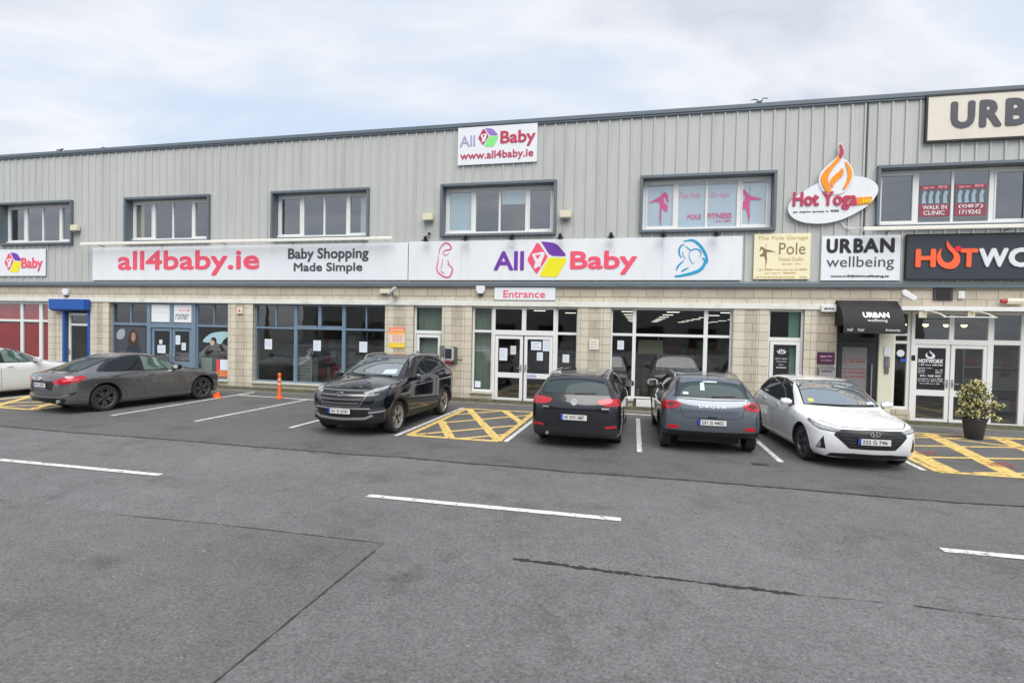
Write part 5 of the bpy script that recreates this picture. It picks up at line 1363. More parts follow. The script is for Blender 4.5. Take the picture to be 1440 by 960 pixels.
# ---- white hatchback, nose to the road --------------------------------------------------------
d=Vector((.085,-1,0)).normalized(); fa_=Vector((3.88,-5.16,0)); L=4.04
FA,RA=.83,3.41
p=carpaint('white_paint',(.77,.78,.79),0,.3)
c=Car(HATCH,L,1.775,1.45,FA,RA,'white_hatchback',(fa_-d*(L/2-FA)),dirn(d),'clean white hatchback facing the road, black grille over plate 222 G 746',p,R_=.315,
      zmap=([0,.2,.745,.95,1.465],[0,.19,.725,.895,1.45]))
c.body(dark)
rimd=pm('rim_dark_alloy',(.10,.10,.105),.35,metal=.5)
c.wheels(rimd,.195,5,'five')
side_glass(c,[(1.38,.975),(1.62,1.12),(2.02,1.35),(2.45,1.395),(3.0,1.385),(3.38,1.33),(3.64,1.12),(3.50,1.06),(2.5,1.0)],
 [[(1.46,.99),(1.66,1.12),(2.03,1.32),(2.42,1.37),(2.42,1.015)],[(2.50,1.02),(2.50,1.375),(2.98,1.36),(3.12,1.32),(3.18,1.07)],[(3.23,1.08),(3.19,1.30),(3.34,1.27),(3.55,1.12)]])
ws=front_glass(c,.985,1.36,.74,.615)
c.patch('sticker',[(-.57,1.02),(-.48,1.02),(-.47,1.07),(-.56,1.07)],'front',pm('sticker_yellow',(.55,.55,.12),.5),off=.010,parent=ws)
c.patch('sticker',[(.46,1.005),(.60,1.01),(.58,1.04),(.46,1.04)],'front',paper,off=.010,parent=ws)
gr=c.patch('grille',[(-.36,.385),(.36,.385),(.58,.60),(.50,.70),(0,.715),(-.50,.70),(-.58,.60)],'front',blackm,off=.005)[0]
for z in (.44,.49,.545,.60,.65): c.strip('grille_bar',[(-.30-.9*(z-.385),z),(.30+.9*(z-.385),z)],.012,'front',pm('grille_grey',(.05,.05,.055),.4),off=.012,parent=gr)
oval_badge(c,'front',.655,.085,.045,chrome,c.root)
c.plate('front',.52,'222 G 746')
c.patch('headlight',[(.05,.46,.69),(.22,.74,.735),(.60,.84,.80),(.62,.86,.775),(.46,.85,.735),(.24,.78,.665),(.08,.55,.64)],'wrap',lampd,xp=1.2,off=.006,both=True,grid=.05)
c.patch('headlight_lens',[(.07,.48,.685),(.22,.73,.728),(.50,.83,.775),(.45,.84,.735),(.25,.77,.68),(.09,.56,.655)],'wrap',lampc,xp=1.2,off=.010,both=True,grid=.05)
c.patch('fog_lamp_recess',[(.16,.70,.34),(.28,.83,.34),(.17,.74,.56)],'wrap',blackm,xp=1.2,off=.005,both=True,grid=.05)
c.patch('fog_lamp',[(.21,.765,.36),(.27,.82,.36),(.20,.775,.46)],'wrap',lampc,xp=1.2,off=.009,both=True,grid=.05)
c.patch('lower_grille',[(-.66,.215),(.66,.215),(.60,.275),(.3,.30),(-.3,.30),(-.60,.275)],'front',blackm,off=.006)
c.strip('bonnet_gap',[(-.70,.80),(-.52,.735),(0,.735),(.52,.735),(.70,.80)],.008,'front',seamm,off=.0015)
c.seams([[(1.16,.28),(1.14,.6),(1.24,.90)],[(2.36,.28),(2.36,.7),(2.40,1.0)],[(2.75,.28),(2.86,.45),(3.08,.75),(3.12,1.03)]])
c.handles([(2.12,.86),(2.98,.89)],p)
c.mirrors(1.50,.96,p,(.085,.105,.062))
c.patch('tail_light',[(L-.05,.50,.90),(L-.35,.86,.92),(L-.30,.88,.78),(L-.05,.50,.80)],'wrap',tailr,xp=L-1.2,off=.007,both=True,grid=.06)
c.patch('rear_window',[(-.55,1.04),(.55,1.04),(.48,1.28),(-.48,1.28)],'rear',carglass,off=.007)
wiper(c,'front',.55,-.02,.98,.985); wiper(c,'front',-.02,-.55,.98,.985)

# ---- dark estate, tail to the road ------------------------------------------------------------
d=Vector((.02,1,0)).normalized(); L=4.56; FA,RA=.87,3.50
ra_=Vector((-1.12,-4.80,0))
p=carpaint('navy_black_paint',(.010,.011,.018),.25,.22,z=None)
c=Car(HATCH,L,1.80,1.475,FA,RA,'dark_estate_car',(ra_+d*(RA-L/2)),dirn(d),'navy black estate car with its tail to the road, round silver badge and roof rails',p,R_=.32,
      over={(9,7):3.4,(9,10):3.4,(10,7):4.12,(10,9):1.40,(10,10):4.20,(10,11):1.435,(11,7):4.28,(11,9):1.20,(11,10):4.37,(11,11):1.22,(12,7):4.42,(12,9):.99,(12,10):4.49,(12,11):1.0,(13,5):.92,(13,9):.93,(13,11):.93,(10,0):3.95,(11,0):4.17,(12,0):4.36,(10,8):.665,(11,8):.70,(12,8):.70})
c.body(dark); c.wheels(rimg,.20,5,'five')
c.patch('window_trim',[(1.50,.99),(1.80,1.20),(2.12,1.35),(2.6,1.40),(3.4,1.39),(4.0,1.34),(4.15,1.16),(4.05,1.06),(2.6,1.02)],'side',blackm,off=.003,both=True)
for P_ in ([(1.60,1.01),(1.86,1.20),(2.14,1.33),(2.52,1.375),(2.52,1.03)],[(2.60,1.035),(2.60,1.375),(3.3,1.37),(3.36,1.055)],[(3.44,1.06),(3.40,1.365),(3.94,1.31),(4.06,1.16),(4.0,1.08)]): c.patch('side_window',P_,'side',carglass,off=.007,both=True)
front_glass(c,1.05,1.37,.72,.615)
c.patch('rear_window_seal',[(-.655,1.055),(.655,1.055),(.60,1.33),(.545,1.40),(-.545,1.40),(-.60,1.33)],'rear',blackm,off=.0035)
rw=c.patch('rear_window',[(-.63,1.075),(.63,1.075),(.575,1.32),(.52,1.375),(-.52,1.375),(-.575,1.32)],'rear',rearg,off=.007)[0]
c.patch('spoiler',[(4.08,-.56),(4.08,.56),(4.22,.54),(4.22,-.54)],'top',p,off=.018,skirt=.03)
wiper(c,'rear',0,-.40,1.075,1.09)
c.patch('tail_light',[(L-.04,.46,.965),(L-.10,.66,1.0),(L-.36,.87,.99),(L-.40,.89,.90),(L-.30,.88,.86),(L-.08,.62,.855),(L-.04,.48,.90)],'wrap',tailr,xp=L-1.2,off=.007,both=True,grid=.05)
c.patch('reflector',[(.60,.435),(.80,.45),(.79,.49),(.60,.48)],'rear',reflr,off=.006,both=True)
oval_badge(c,'rear',.925,.062,.062,pm('badge_silver',(.62,.62,.62),.4,metal=.2),c.root,sl=False)
c.patch('plate_recess',[(-.34,.575),(.34,.575),(.36,.70),(-.36,.70)],'rear',blackm,off=.003)
c.plate('rear',.635,'141 WX 1887')
c.patch('lower_bumper',[(-.80,.24),(.80,.24),(.84,.40),(-.84,.40)],'rear',dark,off=.004)
c.strip('bumper_edge',[(-.84,.56),(-.5,.515),(.5,.515),(.84,.56)],.012,'rear',seamm,off=.002)
c.strip('tailgate_gap',[(-.70,1.03),(-.72,.84),(-.56,.56),(.56,.56),(.72,.84),(.70,1.03)],.008,'rear',seamm,off=.0015)
c.patch('model_badge',[(-.66,.80),(-.52,.80),(-.52,.83),(-.66,.83)],'rear',silverp,off=.005); c.patch('model_badge',[(.50,.80),(.62,.80),(.62,.825),(.50,.825)],'rear',silverp,off=.005)
for sd in (1,-1):
    f=MB(); f.cyl((-L/2+.04,sd*.52,.30),(-L/2+.14,sd*.52,.30),.035,n=12) if sd==1 else None
    if sd==1: f.build('exhaust_pipe',chrome,c.root,local=True)
    f=MB(); pts=[]
    for k in range(15):
        x=2.1+(4.05-2.1)*k/14; hh=c.bvh.ray_cast(c.P(x,sd*c.W*.655,4),Vector((0,0,-1)))[0]
        pts.append(Vector((hh.x,hh.y,hh.z+(.035 if 0<k<14 else 0))))
    f.tube(pts,.015,8); f.build('roof_rail',silverp,c.root,local=True,smooth=True)
c.seams([[(1.24,.28),(1.22,.6),(1.30,.92)],[(2.52,.28),(2.52,.7),(2.55,1.0)],[(2.95,.28),(3.05,.45),(3.30,.75),(3.38,1.03)]])
c.handles([(2.32,.88),(3.16,.90)],p); c.mirrors(1.66,1.03,p)
c.patch('headlight',[(.06,.46,.70),(.55,.84,.80),(.40,.84,.66),(.08,.50,.60)],'wrap',lampc,xp=1.2,off=.006,both=True)

# ---- grey hatchback with raised ride, tail to the road ---------------------------------------
d=Vector((-.035,1,0)).normalized(); L=4.09; FA,RA=.83,3.43
ra_=Vector((1.40,-4.83,0))
p=carpaint('slate_grey_paint',(.135,.158,.19),.5,.24)
c=Car(HATCH,L,1.85,1.54,FA,RA,'grey_hatchback',(ra_+d*(RA-L/2)),dirn(d),'slate grey hatchback with its tail to the road and DACIA lettering on the tailgate',p,R_=.325,
      zmap=([0,.2,.745,.95,1.465],[0,.30,.80,1.0,1.50]),clad=None)
c.body(dark,lip=.05); c.wheels(rimd,.20,5,'five')
side_glass(c,[(1.38,.975),(1.62,1.12),(2.02,1.35),(2.45,1.395),(3.0,1.385),(3.38,1.33),(3.62,1.12),(3.50,1.06),(2.5,1.0)],
 [[(1.46,.99),(1.66,1.12),(2.03,1.32),(2.42,1.37),(2.42,1.015)],[(2.50,1.02),(2.50,1.375),(2.98,1.36),(3.14,1.32),(3.18,1.07)],[(3.24,1.09),(3.21,1.30),(3.32,1.27),(3.5,1.12)]])
front_glass(c,1.09,1.42,.72,.615)
c.patch('rear_window_seal',smooth_pts([(-.66,1.12),(-.60,1.07),(.60,1.07),(.66,1.12),(.62,1.34),(.54,1.40),(-.54,1.40),(-.62,1.34)],2),'rear',blackm,off=.0035)
rw=c.patch('rear_window',smooth_pts([(-.62,1.13),(-.57,1.095),(.57,1.095),(.62,1.13),(.585,1.32),(.51,1.375),(-.51,1.375),(-.585,1.32)],2),'rear',rearg,off=.007)[0]
c.patch('sticker',[(-.12,1.345),(.14,1.345),(.14,1.37),(-.12,1.37)],'rear',paper,off=.010,parent=rw)
c.patch('sticker',[(.42,1.12),(.52,1.12),(.52,1.16),(.42,1.16)],'rear',paper,off=.010,parent=rw)
c.patch('sticker',[(.12,1.20),(.20,1.20),(.19,1.335),(.12,1.335)],'rear',pm('sticker_pale_green',(.45,.62,.58),.5),off=.010,parent=rw)
wiper(c,'rear',0,-.42,1.09,1.105)
c.patch('spoiler',[(3.62,-.56),(3.62,.56),(3.75,.54),(3.75,-.54)],'top',p,off=.016,skirt=.03)
c.patch('tail_light',[(L-.06,.56,.965),(L-.12,.68,1.0),(L-.34,.87,.99),(L-.38,.89,.90),(L-.26,.87,.84),(L-.10,.68,.845),(L-.06,.57,.90)],'wrap',tailr,xp=L-1.2,off=.008,both=True,grid=.05)
c.patch('tail_lamp_core',[(L-.08,.62,.955),(L-.14,.72,.975),(L-.22,.80,.93),(L-.12,.70,.895)],'wrap',taild,xp=L-1.2,off=.012,both=True,grid=.05)
c.patch('reflector',[(.60,.475),(.79,.475),(.79,.53),(.66,.55),(.60,.52)],'rear',reflr,off=.007,both=True)
c.plate('rear',.62,'231 G 4402')
c.patch('lower_bumper',[(-.82,.33),(.82,.33),(.86,.44),(-.86,.44)],'rear',blackm,off=.005)
c.strip('tailgate_gap',[(-.66,1.04),(-.58,.90),(-.54,.74),(-.46,.70),(.46,.70),(.54,.74),(.58,.90),(.66,1.04)],.009,'rear',seamm,off=.0015)
c.strip('tailgate_crease',[(-.60,1.045),(0,1.03),(.60,1.045)],.014,'rear',seamm,off=.0015)
c.patch('tailgate_handle',[(-.10,.695),(.10,.695),(.07,.73),(-.07,.73)],'rear',blackm,off=.004)
# word on the tailgate, following its curve letter by letter
f=MB()
for i,ch in enumerate('DACIA'):
    vs,fs,_=glyphs(ch,.0); wd=.066 if ch!='I' else .016; y0=.235-i*.100-(.025 if ch=='I' else 0)
    hs=[c.bvh.ray_cast(c.P(L+2,y0-wd/2,z),Vector((1,0,0)))[0] for z in (.895,.945)]
    for k,(oy,oz) in enumerate(((0,0),(.003,0),(-.003,0),(0,.003),(0,-.003))):
        f.add([(hs[0].x+(hs[1].x-hs[0].x)*b-.013-.004*cc-.0003*k, y0-a*wd+oy, .895+b*.05+oz) for a,b,cc in vs],fs)
f.build('tailgate_lettering',pm('badge_silver',(.62,.62,.62),.4,metal=.2),c.root,local=True)
for sd in (1,-1):
    f=MB(); pts=[]
    for k in range(11):
        x=2.1+(3.35-2.1)*k/10; hh=c.bvh.ray_cast(c.P(x,sd*c.W*.655,4),Vector((0,0,-1)))[0]
        pts.append(Vector((hh.x,hh.y,hh.z+(.04 if 0<k<10 else 0))))
    f.tube(pts,.017,8); f.build('roof_rail',silverp,c.root,local=True,smooth=True)
hh=c.bvh.ray_cast(c.P(3.45,0,4),Vector((0,0,-1)))[0]; f=MB(); f.cyl(hh,(hh.x-.10,0,hh.z+.16),.006,.004,6); f.build('roof_antenna',blackm,c.root,local=True)
c.seams([[(1.16,.34),(1.14,.6),(1.24,.95)],[(2.38,.34),(2.38,.7),(2.42,1.04)],[(2.78,.34),(2.90,.5),(3.12,.8),(3.16,1.08)]])
c.handles([(2.14,.93),(3.0,.95)],p); c.mirrors(1.52,1.08,pm('mirror_pale',(.40,.41,.40),.3))

# ---- grey saloon, tail to the road -----------------------------------------------------------
d=Vector((.165,1,0)).normalized(); L=4.56; FA,RA=.87,3.60
ra_=Vector((-14.04,-4.98,0))
p=carpaint('matt_graphite_paint',(.20,.198,.205),.75,.2,coat=1.)
c=Car(SALOON,L,1.80,1.475,FA,RA,'grey_saloon',(ra_+d*(RA-L/2)),dirn(d),'matt graphite saloon on dark wheels, nose to the blue shopfront, red wedge tail lights',p,R_=.335)
c.body(dark); c.wheels(pm('rim_black_alloy',(.11,.105,.11),.3,metal=.5),.205,5,'vee')
c.patch('window_trim',smooth_pts([(1.50,.955),(1.80,1.15),(2.18,1.33),(2.6,1.385),(3.05,1.36),(3.45,1.25),(3.70,1.08),(3.72,1.01),(3.2,.985),(2.4,.97)],2),'side',blackm,off=.003,both=True)
c.patch('side_window',[(1.62,.975),(1.86,1.15),(2.20,1.305),(2.58,1.355),(2.60,.995)],'side',pm('car_glass_green',(.05,.10,.085),.04,spec=.9,ior=1.9),off=.007,both=True)
c.patch('side_window',[(2.68,.995),(2.66,1.36),(3.03,1.335),(3.42,1.225),(3.60,1.07),(3.58,1.01)],'side',carglass,off=.007,both=True)
front_glass(c,1.02,1.34,.72,.60)
c.patch('rear_window_seal',[(-.60,1.025),(.60,1.025),(.555,1.33),(-.555,1.33)],'rear',blackm,off=.003)
c.patch('rear_window',[(-.575,1.045),(.575,1.045),(.53,1.31),(-.53,1.31)],'rear',rearg,off=.006)
c.patch('tail_light',[(L-.03,.42,.81),(L-.10,.62,.895),(L-.45,.87,.935),(L-.52,.89,.88),(L-.32,.87,.785),(L-.10,.66,.735),(L-.03,.46,.75)],'wrap',tailr,xp=L-1.2,off=.007,both=True,grid=.05)
c.patch('tail_lamp_core',[(L-.10,.66,.835),(L-.36,.86,.87),(L-.32,.87,.84),(L-.12,.68,.80)],'wrap',pm('tail_lamp_bright',(.75,.10,.12),.2,coat=.6),xp=L-1.2,off=.011,both=True,grid=.05)
c.patch('plate_recess',[(-.40,.585),(.40,.585),(.47,.76),(.42,.81),(-.42,.81),(-.47,.76)],'rear',pm('recess_dark',(.02,.02,.021),.5),off=.003)
c.strip('recess_chrome',[(-.27,.61),(.27,.61)],.022,'rear',chrome,off=.012)
c.plate('rear',.705,'181 G 2273')
c.patch('lower_bumper',[(-.66,.27),(.66,.27),(.74,.38),(.5,.40),(-.5,.40),(-.74,.38)],'rear',blackm,off=.005)
c.strip('bumper_crease',[(-.80,.50),(-.60,.42),(0,.405),(.60,.42),(.80,.50)],.014,'rear',silverp,off=.004)
c.patch('bumper_vent',[(L-.30,.87,.55),(L-.16,.78,.52),(L-.18,.80,.45),(L-.26,.86,.50)],'wrap',blackm,xp=L-1.2,off=.004,both=True,grid=.05)
oval_badge(c,'rear',.855,.042,.042,MATS['badge_silver'],c.root,sl=False)
for sd in (1,-1):
    f=MB(); f.cyl((-L/2+.05,sd*.55,.315),(-L/2+.13,sd*.55,.315),.045,n=14); f.build('exhaust_pipe',silverp,c.root,local=True)
c.seams([[(1.26,.28),(1.24,.6),(1.34,.92)],[(2.62,.28),(2.62,.7),(2.64,.98)],[(3.06,.28),(3.14,.45),(3.40,.75),(3.56,.99)]])
c.handles([(2.42,.86),(3.36,.88)],p); c.mirrors(1.76,1.0,blackm)
c.strip('side_crease',[(.9,.80),(2.0,.815),(3.4,.84)],.010,'side',p,off=.007,both=True) if False else None

# ---- pale saloon at the left edge ------------------------------------------------------------
d=Vector((.05,1,0)).normalized(); L=4.77; FA,RA=.92,3.71
p=carpaint('pearl_white_paint',(.74,.77,.77),0,.25)
c=Car(SALOON,L,1.83,1.50,FA,RA,'white_saloon',Vector((-18.9,-3.85,0)),dirn(d),'pale white saloon at the left edge of the row, half behind the graphite saloon',p,R_=.33,
      zmap=([0,.2,.95,1.455],[0,.2,.985,1.49]))
c.body(dark); c.wheels(rimg,.205,5,'five')
M_=lambda P:[(c.mx(x),c.mz(z)) for x,z in P]
c.patch('window_trim',M_([(1.50,.955),(1.80,1.15),(2.18,1.33),(2.6,1.385),(3.05,1.36),(3.45,1.25),(3.70,1.08),(3.72,1.01),(3.2,.985),(2.4,.97)]),'side',blackm,off=.003,both=True)
c.patch('side_window',M_([(1.62,.975),(1.86,1.15),(2.20,1.305),(2.52,1.35),(2.52,.995)]),'side',MATS['car_glass_green'],off=.007,both=True)
c.patch('side_window',M_([(2.70,.995),(2.68,1.355),(3.03,1.335),(3.42,1.225),(3.60,1.07),(3.58,1.01)]),'side',MATS['car_glass_green'],off=.007,both=True)
front_glass(c,1.06,1.40,.72,.60)
c.patch('rear_window',[(-.575,1.08),(.575,1.08),(.53,1.36),(-.53,1.36)],'rear',rearg,off=.006)
c.patch('tail_light',[(L-.04,.44,.80),(L-.45,.87,.90),(L-.40,.88,.76),(L-.04,.46,.74)],'wrap',tailr,xp=L-1.2,off=.007,both=True)
c.seams([[(1.30,.28),(1.28,.6),(1.40,.95)],[(2.72,.28),(2.72,.7),(2.74,1.02)],[(3.16,.28),(3.26,.45),(3.52,.75),(3.66,1.02)]])
c.handles([(2.5,.90),(3.48,.92)],p); c.mirrors(1.84,1.04,p)
# ------------------------------------------------------------------ ground
def asphalt(name, col, speck, bscale=1., crack=0.):
    m=bpy.data.materials.new(name); nt,out=nodes_of(m); L=nt.links.new
    b=N(nt,'ShaderNodeBsdfPrincipled'); b.inputs['Specular IOR Level'].default_value=.4
    g=N(nt,'ShaderNodeNewGeometry')
    def noise(sc,det=6,ro=.6):
        n=N(nt,'ShaderNodeTexNoise'); n.inputs['Scale'].default_value=sc; n.inputs['Detail'].default_value=det; n.inputs['Roughness'].default_value=ro; L(g.outputs['Position'],n.inputs[0]); return n
    def rng(src,a,b_,c,d):
        r=N(nt,'ShaderNodeMapRange'); r.inputs[1].default_value=a; r.inputs[2].default_value=b_; r.inputs[3].default_value=c; r.inputs[4].default_value=d; L(src,r.inputs[0]); return r.outputs[0]
    big=rng(noise(.19,7,.65).outputs[0],.35,.65,.86,1.12); mid=rng(noise(2.6,9,.8).outputs[0],.3,.7,.84,1.15); fine=rng(noise(36,6,.9).outputs[0],.34,.66,.40,1.58)
    v=N(nt,'ShaderNodeTexVoronoi'); v.inputs['Scale'].default_value=70; L(g.outputs['Position'],v.inputs[0])
    vr=rng(v.outputs['Color'],.94,1.,1.,speck)
    m1=N(nt,'ShaderNodeMath',operation='MULTIPLY'); L(big,m1.inputs[0]); L(mid,m1.inputs[1])
    m2=N(nt,'ShaderNodeMath',operation='MULTIPLY'); L(m1.outputs[0],m2.inputs[0]); L(fine,m2.inputs[1])
    m3=N(nt,'ShaderNodeMath',operation='MULTIPLY'); L(m2.outputs[0],m3.inputs[0]); L(vr,m3.inputs[1])
    # oil and tyre stains with a shape of their own
    st=rng(noise(.9,9,.75).outputs[0],.53,.70,1.,.60)
    m4=N(nt,'ShaderNodeMath',operation='MULTIPLY'); L(m3.outputs[0],m4.inputs[0]); L(st,m4.inputs[1])
    # scattered pale droppings / gum spots
    v2=N(nt,'ShaderNodeTexVoronoi'); v2.inputs['Scale'].default_value=.95; L(g.outputs['Position'],v2.inputs[0])
    sp=rng(v2.outputs['Distance'],.012,.020,3.0,1.)
    m5=N(nt,'ShaderNodeMath',operation='MULTIPLY'); L(m4.outputs[0],m5.inputs[0]); L(sp,m5.inputs[1])
    sc=N(nt,'ShaderNodeVectorMath',operation='SCALE'); sc.inputs[0].default_value=col; L(m5.outputs[0],sc.inputs['Scale']); L(sc.outputs[0],b.inputs['Base Color'])
    L(rng(noise(1.1,5).outputs[0],.3,.7,.62,.86),b.inputs['Roughness'])
    bp=N(nt,'ShaderNodeBump'); bp.inputs['Strength'].default_value=.75*bscale; bp.inputs['Distance'].default_value=.012
    L(noise(48,4,.8).outputs[0],bp.inputs['Height']); L(bp.outputs[0],b.inputs['Normal']); L(b.outputs[0],out.inputs[0]); MATS[name]=m
    return m
def sheet(name,pts,z,mat,kind='structure',th=.002):
    me=bpy.data.meshes.new(name); me.from_pydata([(x,y,z) for x,y in pts],[],[list(range(len(pts)))])
    me.materials.append(mat); o=bpy.data.objects.new(name,me); COL.objects.link(o)
    bm=bmesh.new(); bm.from_mesh(me); bmesh.ops.recalc_face_normals(bm,faces=bm.faces)
    for f in bm.faces:
        if f.normal.z<0: f.normal_flip()
    bm.to_mesh(me); bm.free(); o['kind']=kind; return o
A1=asphalt('road_asphalt',(.150,.150,.153),2.8); A2=asphalt('parking_asphalt',(.114,.113,.114),2.0,.8); A3=asphalt('patch_asphalt',(.141,.141,.141),3.2,1.25)
A4=asphalt('old_ground',(.15,.15,.15),2.)
sheet('ground',[(-400,-400),(400,-400),(400,400),(-400,400)],-.012,A4)
random.seed(3)
# wavy joint between the parking strip and the carriageway
xs=[-60+i*.35 for i in range(int(100/.35))]
edge=[(x,-7.42+.03*math.sin(x*1.3)+.03*random.uniform(-1,1)) for x in xs]
sheet('road',[(-80,-34),(60,-34),(60,-7.2),(-80,-7.2)],-.008,A1)
sheet('parking_surface',edge+[(xs[-1],.0),(xs[0],.0)],-.004,A2)
# dark sunk joint
def crackline(name,pts,w,z,mat,rough=.5,step=.06):
    P=[]; 
    for a,b in zip(pts,pts[1:]):
        n=max(1,int((Vector(b)-Vector(a)).length/step))
        for k in range(n): P.append(Vector(a).lerp(Vector(b),k/n))
    P.append(Vector(pts[-1])); Lp=[];Rp=[]; dr=0
    for i,p_ in enumerate(P):
        d_=(P[min(i+1,len(P)-1)]-P[max(i-1,0)]).normalized(); nrm=Vector((-d_.y,d_.x))
        dr=dr*.7+random.uniform(-1,1)*w*.28*rough; ww=w*(.2+random.random()*1.0)*min(1,.25+i/6,.25+(len(P)-1-i)/6)
        Lp.append(p_+nrm*(dr+ww/2)); Rp.append(p_+nrm*(dr-ww/2))
    V=[(q.x,q.y,z) for q in Lp]+[(q.x,q.y,z) for q in Rp]; n=len(P)
    me=bpy.data.meshes.new(name); me.from_pydata(V,[],[(n+i,n+i+1,i+1,i) for i in range(n-1)]); me.materials.append(mat)
    o=bpy.data.objects.new(name,me); COL.objects.link(o); o['kind']='structure'; return o
tar=pm('tar_black',(.022,.022,.023),.75,var=.4,vs=30,bump=.4,bs=80)
jt=pm('road_joint_dark',(.035,.035,.036),.9,var=.4,vs=20)  # dark colour of the joints in the tarmac
crackline('road_joint',[e for e in edge if -45<e[0]<30][::3],.06,.0,jt,.5)
k_=1.1
crackline('road_joint',[(-5.50*k_,-10.03*k_),(-4.2*k_,-9.97*k_),(-2.34*k_,-9.96*k_)],.022,-.003,jt,.5)
crackline('road_joint',[(-2.34*k_,-9.96*k_),(-2.36*k_,-12.11*k_),(-2.36*k_,-15.5*k_)],.022,-.003,jt,.4)
sheet('road_patch',[(-60,-10.99),(-2.36*k_,-10.97),(-2.36*k_,-17.5),(-60,-17.5)],-.0055,A3)
crackline('tar_seam',[(-1.06*k_,-9.96*k_),(-.5*k_,-9.98*k_),(.1*k_,-9.99*k_)],.075,-.002,tar,.5,.03)
crackline('tar_seam',[(.1*k_,-9.99*k_),(.55*k_,-9.99*k_)],.05,-.002,tar,.5,.03)
crackline('tar_seam',[(.55*k_,-9.99*k_),(1.37*k_,-10.0*k_)],.06,-.002,tar,.5,.03)
crackline('tar_seam',[(2.17*k_,-9.95*k_),(2.42*k_,-9.97*k_)],.035,-.002,tar,.5,.03)
crackline('tar_seam',[(2.42*k_,-9.97*k_),(3.2*k_,-9.98*k_)],.012,-.002,tar,.5,.03)
crackline('tar_seam',[(1.37*k_,-10.0*k_),(2.17*k_,-9.95*k_)],.008,-.002,tar,.5,.05)
# worn paint
def worn(name,col,thr=.60,sc=9):
    m=pm(name,col,.6,var=.1,vs=6); nt=m.node_tree; L=nt.links.new
    b=[n for n in nt.nodes if n.type=='BSDF_PRINCIPLED'][0]; out=[n for n in nt.nodes if n.type=='OUTPUT_MATERIAL'][0]
    g=N(nt,'ShaderNodeNewGeometry'); n=N(nt,'ShaderNodeTexNoise'); n.inputs['Scale'].default_value=sc; n.inputs['Detail'].default_value=10; n.inputs['Roughness'].default_value=.75; L(g.outputs['Position'],n.inputs[0])
    r=N(nt,'ShaderNodeMapRange'); r.inputs[1].default_value=thr-.03; r.inputs[2].default_value=thr+.06; r.inputs[3].default_value=0; r.inputs[4].default_value=.85; L(n.outputs[0],r.inputs[0])
    t=N(nt,'ShaderNodeBsdfTransparent'); ms=N(nt,'ShaderNodeMixShader'); L(r.outputs[0],ms.inputs[0]); L(b.outputs[0],ms.inputs[1]); L(t.outputs[0],ms.inputs[2]); L(ms.outputs[0],out.inputs[0]); return m
wp=worn('white_road_paint',(.66,.66,.63),.56,9); yp=worn('yellow_road_paint',(.70,.50,.17),.56,7); rp_=worn('red_road_paint',(.34,.10,.09),.46,8)
def line(name,a,b,w,mat,z=.001,k=1.1):
    a=Vector(a)*k; b=Vector(b)*k; d_=(b-a).normalized(); n_=Vector((-d_.y,d_.x))*w/2
    n=max(2,int((b-a).length/.25)); Lp=[];Rp=[]
    for i in range(n+1):
        p_=a.lerp(b,i/n); Lp.append(p_+n_*(1+random.uniform(-.06,.06))); Rp.append(p_-n_*(1+random.uniform(-.06,.06)))
    return sheet(name,[(q.x,q.y) for q in Lp]+[(q.x,q.y) for q in Rp[::-1]],z,mat)
# bay lines
for (a,b) in (((-9.10,-5.1),(-8.95,-1.2)),((-4.47,-5.15),(-4.40,-1.2)),((-2.33,-5.0),(-2.26,-1.3)),((.08,-1.4),(.10,-5.1)),((2.34,-1.4),(2.37,-5.12)),((-11.30,-5.12),(-11.38,-.4)),((-6.82,-5.1),(-6.68,-1.2)),
              ((4.48,-5.0),(4.50,-1.4)),((-16.15,-5.1),(-16.25,-1.2)),((-18.5,-5.1),(-18.6,-1.2)),((-20.9,-5.1),(-21.0,-1.2))):
    line('bay_line',a,b,.10,wp)
line('bay_line',(-11.35,-1.15),(-8.95,-1.3),.10,wp,.002); line('bay_line',(-8.95,-1.3),(-6.7,-1.15),.10,wp,.0025)
line('bay_line',(-.55,-.75),(.5,-.75),.12,wp,.002)
# centre line of the road
for i in range(-5,4):
    x0=-3.2+6.2*i; line('centre_line',(x0,-8.66 if i<1 else -8.61),(x0+(3.08 if i else 3.08),-8.64 if i<1 else -8.6),.12,wp)
# yellow hatched boxes
def hatch(name,x0,x1,y0,y1,fam_a,fam_b,w=.15,z=.001,wa=1.3):
    line(name,(x0,y0),(x1,y0),w,yp,z+.0008); line(name,(x0,y1),(x1,y1),w*.9,yp,z+.0009); line(name,(x0,y0),(x0,y1),w*.9,yp,z+.0010); line(name,(x1,y0),(x1,y1),w*.9,yp,z+.0011)
    for a,b in fam_a: line(name,a,b,w*wa,yp,z+.0002)
    for a,b in fam_b: line(name,a,b,w*.8,yp,z+.0004)
hatch('hatched_box',-4.27,-2.47,-5.02,-1.32,[((-4.20,-1.35),(-2.50,-4.92)),((-4.22,-3.33),(-3.41,-5.0)),((-3.24,-1.35),(-2.44,-2.98))],
      [((-4.20,-4.95),(-2.50,-3.30)),((-4.20,-3.60),(-2.50,-1.80)),((-4.2,-2.35),(-3.3,-1.36)),((-3.2,-5.0),(-2.50,-4.35))])
hatch('hatched_box',-16.05,-13.55,-5.05,-1.3,[((-16.0,-1.4),(-13.7,-5.0)),((-16.0,-3.4),(-14.9,-5.0)),((-14.9,-1.4),(-13.6,-3.3))],
      [((-15.95,-4.95),(-13.6,-3.3)),((-16,-3.6),(-13.6,-1.8)),((-14.9,-5.0),(-13.6,-4.1))])
